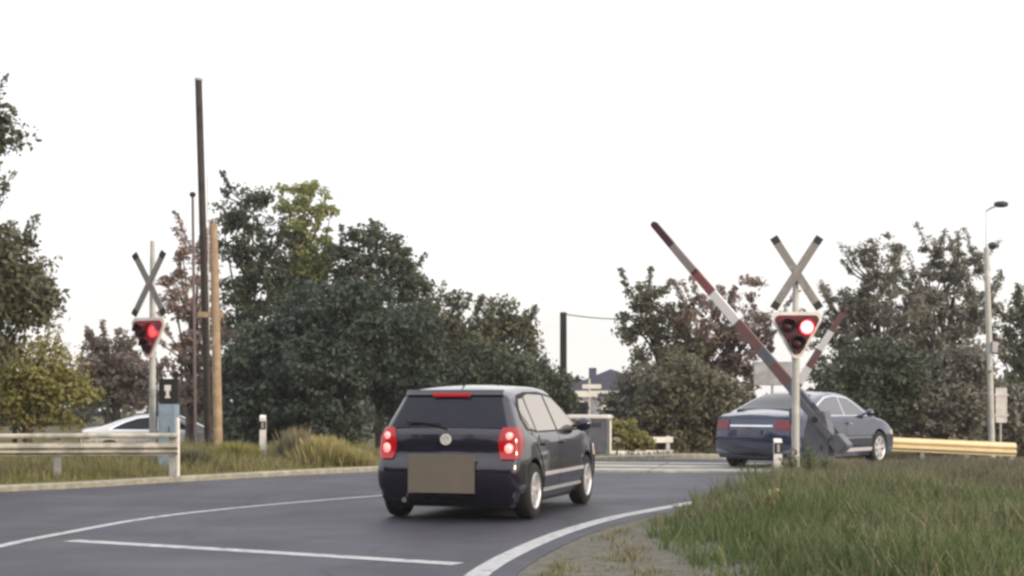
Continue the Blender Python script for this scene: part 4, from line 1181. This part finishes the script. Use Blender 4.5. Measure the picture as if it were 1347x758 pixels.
def wheels(car, parent, track, wr, width, rimr, nsp, rimm):
    for wx in car.wheels:
        for sg in (-1, 1):
            c = (wx, sg * track, wr)
            w = width / 2
            mb = MB()
            mb.lathe([(rimr, -w), (rimr + .01, -w - .004), (wr - .03, -w), (wr - .006, -w + .02), (wr, -w + .05), (wr, w - .05), (wr - .006, w - .02), (wr - .03, w), (rimr + .01, w + .004), (rimr, w), (rimr - .01, 0), (rimr, -w)], c, 'y', 40)
            o = mb.build('wheel', M['tyre'], parent, smooth=50)
            rb = MB(); f = sg
            rb.lathe([(rimr, f * w), (rimr - .012, f * (w + .004)), (rimr - .028, f * (w - .01)), (rimr - .035, f * (w - .07)), (rimr - .04, -f * w * .6)], c, 'y', 40)
            rb.lathe([(0, f * (w - .012)), (.045, f * (w - .014)), (.07, f * (w - .03)), (.07, f * (w - .07)), (0, f * (w - .07))], c, 'y', 20)
            for k in range(nsp):
                a = 2 * math.pi * k / nsp + .3
                rot = Matrix.Rotation(-a, 3, 'Y')
                L = rimr - .04
                mid = rot @ Vector((.04 + L / 2, 0, 0))
                h0, h1 = .026, .046
                vs = []
                for xx, hh_ in ((.04, h0), (L + .015, h1)):
                    for yy in (w - .05, w - .016):
                        for q in (-1, 1):
                            p = rot @ Vector((xx, 0, q * hh_)); vs.append((c[0] + p.x, c[1] + f * yy, c[2] + p.z))
                rb.add(vs, [(0, 1, 5, 4), (2, 6, 7, 3), (0, 4, 6, 2), (1, 3, 7, 5), (0, 2, 3, 1), (4, 5, 7, 6)])
            rb.build('rim', rimm, o, smooth=40)
            db = MB(); db.lathe([(0, f * (w - .10)), (rimr - .03, f * (w - .10))], c, 'y', 30); db.build('brake_disc', M['dark'], o)

def hatchback(loc, heading, paint, label, name='hatchback', lit=True, plate=True, full=True):
    e = empty(name, loc, R(90) - heading, label, 'car')
    rear = [(-1.78, .24), (-1.87, .30), (-1.92, .42), (-1.93, .55), (-1.90, .64), (-1.865, .72), (-1.855, .85), (-1.83, .97), (-1.74, 1.14), (-1.64, 1.31), (-1.585, 1.395)]
    top = [(-1.585, 1.395), (-1.35, 1.435), (-.9, 1.462), (-.4, 1.468), (.0, 1.452), (.28, 1.415), (.62, 1.235), (.98, 1.03), (1.12, .975), (1.4, .915), (1.7, .82), (1.86, .70)]
    front = [(1.78, .22), (1.90, .30), (1.945, .42), (1.945, .55), (1.90, .66), (1.86, .70)]
    C = Car(rear, top, front, .20, .825, .93, .47, (-1.26, 1.20), .305, xr=-1.2)
    C.body(paint, e)
    gl = M['glasss']
    # doors as proud skins with real gaps between them
    fd = [(.93, .26), (.93, .60), (.88, .90), (.50, .915), (-.16, .905), (-.19, .26)]
    rd = [(-.205, .26), (-.175, .905), (-1.02, .905), (-1.14, .80), (-.98, .66), (-.90, .52), (-.885, .40), (-.86, .26)]
    for d, hx in ((fd, -.05), (rd, -.88)):
        for o, sg in zip(C.patch(d, .007, paint, 'door', e), (-1, 1)):
            hb = MB(); yy = sg * (C.W(hx, .80) + .03)
            hb.box((hx + (.0), yy, .80), (.17, .03, .03)); hb.build('handle', paint, o, bevel=.008)
    C.patch([(.95, .455), (.95, .495), (-.18, .495), (-.18, .455)], .02, M['silver'], 'side_moulding_highlight', e, depth=.02)  # silver moulding stands in for bright reflections along the doors
    C.patch([(-.21, .455), (-.21, .495), (-.885, .495), (-.885, .455)], .02, M['silver'], 'side_moulding_highlight', e, depth=.02)
    C.patch([(.90, .275), (.90, .31), (-.86, .31), (-.86, .275)], .016, M['silver'], 'sill_highlight', e, depth=.02)  # added strip imitating the reflected streak along the sill
    # glass: surrounding black band then panes
    band = [(.86, .93), (.43, 1.22), (.20, 1.34), (-.3, 1.385), (-.9, 1.38), (-1.25, 1.345), (-1.40, 1.25), (-1.46, 1.10), (-1.42, .97), (-1.1, .935)]
    C.patch(band, .003, M['black'], 'window_surround', e, depth=.012, step=(.08, .05))
    C.patch([(.80, .95), (.42, 1.20), (.18, 1.315), (-.13, 1.345), (-.15, .95)], .007, gl, 'side_window', e, depth=.01, step=(.08, .05))
    C.patch([(-.22, .95), (-.20, 1.348), (-.80, 1.355), (-.98, 1.33), (-1.03, 1.2), (-1.06, .95)], .007, gl, 'side_window', e, depth=.01, step=(.08, .05))
    C.patch([(-1.11, .96), (-1.08, 1.2), (-1.06, 1.31), (-1.24, 1.30), (-1.36, 1.19), (-1.40, 1.05), (-1.36, .98)], .007, gl, 'side_window', e, depth=.01, step=(.08, .05))
    # tail: window, plate panel, bumper, lights
    C.wrap(.995, 1.335, lambda z: 0, lambda z: .655 - (z - .99) * .36, .006, M['glassd'], 'rear_window', e, full=True, nz=8, ns=12, depth=.02)
    C.wrap(1.345, 1.40, lambda z: 0, lambda z: .56, .035, paint, 'roof_spoiler', e, full=True, nz=3, ns=10, depth=.06)
    if full:
        bl = MB(); bl.box((C.rearpt(0, 1.355) - .048, 0, 1.345), (.03, .42, .035)); bl.build('third_brake_light', M['brake3'] if lit else M['lensoff'], e, bevel=.006)
        # wiper
        wb = MB(); xw = C.rearpt(0, 1.0); wb.tube([(xw - .035, 0, .99), (C.rearpt(.1, 1.03) - .03, .12, 1.03), (C.rearpt(.4, 1.06) - .02, .42, 1.05)], .009, 6); wb.box((C.rearpt(.26, 1.04) - .02, .28, 1.045), (.015, .4, .015), Matrix.Rotation(.05, 3, 'X')); wb.build('rear_wiper', M['black'], e)
        # tailgate crease line + seam
        C.wrap(.90, .925, lambda z: 0, lambda z: .60, .010, paint, 'tailgate_crease', e, full=True, nz=2, ns=10, depth=.015)
        # round emblem: ring with crossing strokes
        xe = C.rearpt(0, .85)
        eb = MB(); eb.lathe([(.045, -.02), (.058, -.02), (.058, .0), (.045, .0), (.045, -.02)], (xe, 0, .87), 'x', 28)
        eb.lathe([(0, -.012), (.045, -.012), (.045, -.002)], (xe, 0, .87), 'x', 24)
        bd = MB(); bd.lathe([(0, -.0135), (.0445, -.0135), (.0445, -.004)], (xe, 0, .87), 'x', 24)
        for s_ in (-1, 1):
            eb.box((xe - .017, s_ * .012, .89), (.008, .009, .04), Matrix.Rotation(s_ * -.42, 3, 'X'))
            eb.box((xe - .017, s_ * .024, .855), (.008, .009, .055), Matrix.Rotation(s_ * -.35, 3, 'X'))
            eb.box((xe - .017, s_ * .008, .855), (.008, .008, .045), Matrix.Rotation(s_ * .35, 3, 'X'))
        bdg = eb.build('badge', M['white'], e); bd.build('badge_field', M['bluegrey'], bdg)
    C.wrap(.30, .62, lambda z: 0, lambda z: 1.05, .016, paint, 'rear_bumper', e, full=True, nz=8, ns=26, depth=.03)
    C.wrap(.24, .30, lambda z: 0, lambda z: .80, .002, M['dark'], 'bumper_skirt', e, full=True, nz=2, ns=16, depth=.03)
    def a0(z): return .575 + .05 * abs((z - .83) / .2) ** 2
    def a1(z):
        q = (z - .64) / .37
        return .775 + .15 * math.sin(min(1, max(0, q)) * math.pi * .75) 
    ls = C.wrap(.665, 1.0, a0, a1, .014, M['lens'] if lit else M['lensoff'], 'taillight', e, nz=12, ns=12, depth=.04)
    for o, sg in zip(ls, (-1, 1)):
        for zz, rr, mm in ((.905, .042, 'lenslow' if not lit else 'bulb'), (.775, .056, 'bulb' if lit else 'lensoff')):
            a, P = C.path(zz, .012); ya = .70 if zz < .9 else .695
            px_ = float(np.interp(ya, a, P[:, 0])); py_ = float(np.interp(ya, a, P[:, 1]))
            b_ = MB(); b_.lathe([(0, -.018), (rr * .7, -.013), (rr, .0), (rr, .02)], (0, 0, 0), 'x', 20)
            ob = b_.build('bulb', M[mm], o, smooth=60); ob.location = (px_ + .004, sg * py_, zz); ob.rotation_euler = (0, 0, -sg * R(38))
        if lit:      # small round pale reversing lens between the two
            pass
    if plate:
        x0 = C.rearpt(.25, .6) - .03
        pb = MB(); pb.box((-1.965, .02, .51), (.02, .74, .41)); pb.build('plate_pixel_block', M['taupe'], e, bevel=.004)  # made-up panel standing in for the pixelation that hides the plate
    else:
        pb = MB(); pb.box((-1.95, 0, .62), (.012, .52, .11)); pb.build('number_plate', M['white'], e)
    ex = MB(); ex.tube([(-1.70, .45, .235), (-1.92, .45, .225)], .028, 12); ex.build('exhaust', M['chrome'], e)
    for yy in (.33, -.33):
        pass
    # underbody
    ub = MB(); ub.box((-.05, 0, .19), (3.3, 1.36, .09)); ub.build('underbody', M['black'], e)
    # front things, mirrors, antenna, roof trim
    C.wrap(.28, .60, lambda z: 0, lambda z: .95, .014, paint, 'front_bumper', e, full=True, end='front', nz=6, ns=20, depth=.03)
    C.wrap(.60, .74, lambda z: .42, lambda z: .92, .010, M['lenslow'], 'headlight', e, end='front', nz=5, ns=10, depth=.03)
    C.topsheet(.33, 1.05, .86, .88, .006, M['glassd'], 'windscreen', e)
    for sg in (-1, 1):
        mbm = MB(); y0 = C.W(.66, .98)
        mbm.tube([(.68, sg * (y0 - .03), .97), (.66, sg * (y0 + .06), .99)], .025, 8)
        o = mbm.build('side_mirror', paint, e)
        mm = MB(); mm.lathe([(0, -.05), (.05, -.045), (.078, -.02), (.085, .02), (.06, .07), (0, .085)], (.66, sg * (y0 + .13), 1.0), 'x', 16)
        for i_ in range(len(mm.v)): v = mm.v[i_]; mm.v[i_] = (v[0], sg * (y0 + .13) + (v[1] - sg * (y0 + .13)) * 1.25, v[2])
        mm.build('mirror_housing', paint, o, smooth=60)
    an = MB(); an.tube([(-1.22, 0, 1.44), (-1.30, 0, 1.50), (-1.48, 0, 1.60)], [.012, .006, .003], 6); an.build('antenna', M['black'], e)
    wheels(C, e, .735, .305, .19, .20, 5, M['rim'])
    return e

EXEC_CARS = True
# dark hatchback in front of us
hb = hatchback((-.19, 17.95, .016), R(16), M['polo'], 'dark hatchback braking on the road ahead, taupe pixelation block over its rear plate')

def saloon(loc, heading, paint, label, name='saloon_car', lens='lensoff', glass='glassm'):
    e = empty(name, loc, R(90) - heading, label, 'car')
    rear = [(-2.10, .26), (-2.24, .32), (-2.31, .45), (-2.33, .60), (-2.31, .75), (-2.27, .90), (-2.24, 1.02)]
    top = [(-2.24, 1.02), (-2.08, 1.06), (-1.85, 1.095), (-1.55, 1.185), (-1.15, 1.325), (-.75, 1.42), (-.3, 1.46), (.1, 1.455), (.45, 1.40), (.85, 1.23), (1.25, 1.045), (1.42, .99), (1.8, .92), (2.15, .80), (2.28, .68)]
    front = [(2.15, .22), (2.30, .30), (2.35, .42), (2.36, .52), (2.32, .62), (2.28, .68)]
    C = Car(rear, top, front, .21, .90, .98, .50, (-1.42, 1.40), .335, xr=-1.5, xf=1.5, rear_taper=.11, front_taper=.13, bow=.10)
    C.body(paint, e)
    gl = M[glass]
    fd = [(1.02, .28), (1.0, .62), (.98, .94), (-.10, .955), (-.12, .28)]
    rd = [(-.135, .28), (-.115, .955), (-1.15, .965), (-1.20, .80), (-1.04, .66), (-1.0, .45), (-.98, .28)]
    for d, hx in ((fd, .05), (rd, -1.02)):
        for o, sg in zip(C.patch(d, .007, paint, 'door', e), (-1, 1)):
            hbm = MB(); hbm.box((hx, sg * (C.W(hx, .84) + .03), .84), (.2, .03, .03)); hbm.build('handle', M['chrome'], o, bevel=.008)
    C.patch([(1.03, .30), (1.03, .37), (-1.0, .37), (-1.0, .30)], .022, M['silver'], 'sill_highlight', e, depth=.02)  # bright strip imitating the reflection on the sill
    C.patch([(1.01, .55), (1.01, .585), (-1.0, .585), (-1.0, .55)], .012, M['chrome'], 'side_moulding_highlight', e, depth=.02)  # chrome strip imitating the streak reflected in the doors
    band = [(.95, .985), (.55, 1.23), (.30, 1.345), (-.2, 1.39), (-.65, 1.355), (-1.05, 1.225), (-1.40, 1.06), (-1.45, 1.0), (-1.2, .985)]
    C.patch(band, .003, M['chrome'], 'window_surround', e, depth=.012, step=(.08, .05))
    C.patch([(.87, 1.005), (.53, 1.21), (.28, 1.32), (-.06, 1.35), (-.08, 1.005)], .007, gl, 'side_window', e, depth=.01, step=(.08, .05))
    C.patch([(-.13, 1.005), (-.11, 1.355), (-.3, 1.36), (-.64, 1.325), (-1.0, 1.205), (-1.33, 1.045), (-1.33, 1.015)], .007, gl, 'side_window', e, depth=.01, step=(.08, .05))
    C.topsheet(-1.74, -.80, .80, .74, .006, M['glassd'], 'rear_window', e)
    C.topsheet(.48, 1.33, .82, .86, .006, M['glassd'], 'windscreen', e)
    C.wrap(.32, .60, lambda z: 0, lambda z: 1.1, .016, paint, 'rear_bumper', e, full=True, nz=8, ns=26, depth=.03)
    C.wrap(.26, .32, lambda z: 0, lambda z: .9, .006, M['dark'], 'bumper_skirt', e, full=True, nz=2, ns=16, depth=.03)
    C.wrap(.96, .99, lambda z: 0, lambda z: .78, .02, paint, 'boot_lip', e, full=True, nz=2, ns=12, depth=.03)
    C.wrap(.74, .92, lambda z: .50, lambda z: 1.06 - (z - .74) * .5, .012, M[lens], 'taillight', e, nz=5, ns=12, depth=.03)
    C.wrap(.80, .83, lambda z: 0, lambda z: .46, .015, M['chrome'], 'boot_trim', e, full=True, nz=2, ns=10, depth=.02)
    pb = MB(); pb.box((-2.345, 0, .70), (.012, .50, .10)); pb.build('number_plate', M['zinc'] if name == 'x' else M['greypaint'], e)
    C.wrap(.28, .58, lambda z: 0, lambda z: 1.0, .014, paint, 'front_bumper', e, full=True, end='front', nz=6, ns=20, depth=.03)
    C.wrap(.60, .70, lambda z: .45, lambda z: .98, .010, M['lenslow'], 'headlight', e, end='front', nz=5, ns=10, depth=.03)
    ub = MB(); ub.box((0, 0, .21), (4.0, 1.3, .08)); ub.build('underbody', M['black'], e)
    for sg in (-1, 1):
        mbm = MB(); y0 = C.W(.78, 1.02)
        mbm.tube([(.80, sg * (y0 - .03), 1.01), (.78, sg * (y0 + .06), 1.03)], .025, 8)
        o = mbm.build('side_mirror', paint, e)
        mm = MB(); mm.lathe([(0, -.05), (.05, -.045), (.075, -.02), (.08, .02), (.06, .07), (0, .085)], (.78, sg * (y0 + .13), 1.04), 'x', 16)
        mm.build('mirror_housing', paint, o, smooth=60)
    wheels(C, e, .80, .335, .21, .235, 7, M['rim'])
    return e
saloon((5.78, 29.7, .02), R(39), M['sedanp'], 'blue grey saloon car crossing the tracks behind the right signal').scale = (.96, .97, 1.0)
Yc = 44; xc = X_(215, Yc)
saloon((xc, Yc, hz(xc, Yc) - .08), R(82), M['silver'], 'silver white car beyond the grass behind the left warning cross and poles', glass='glassd')
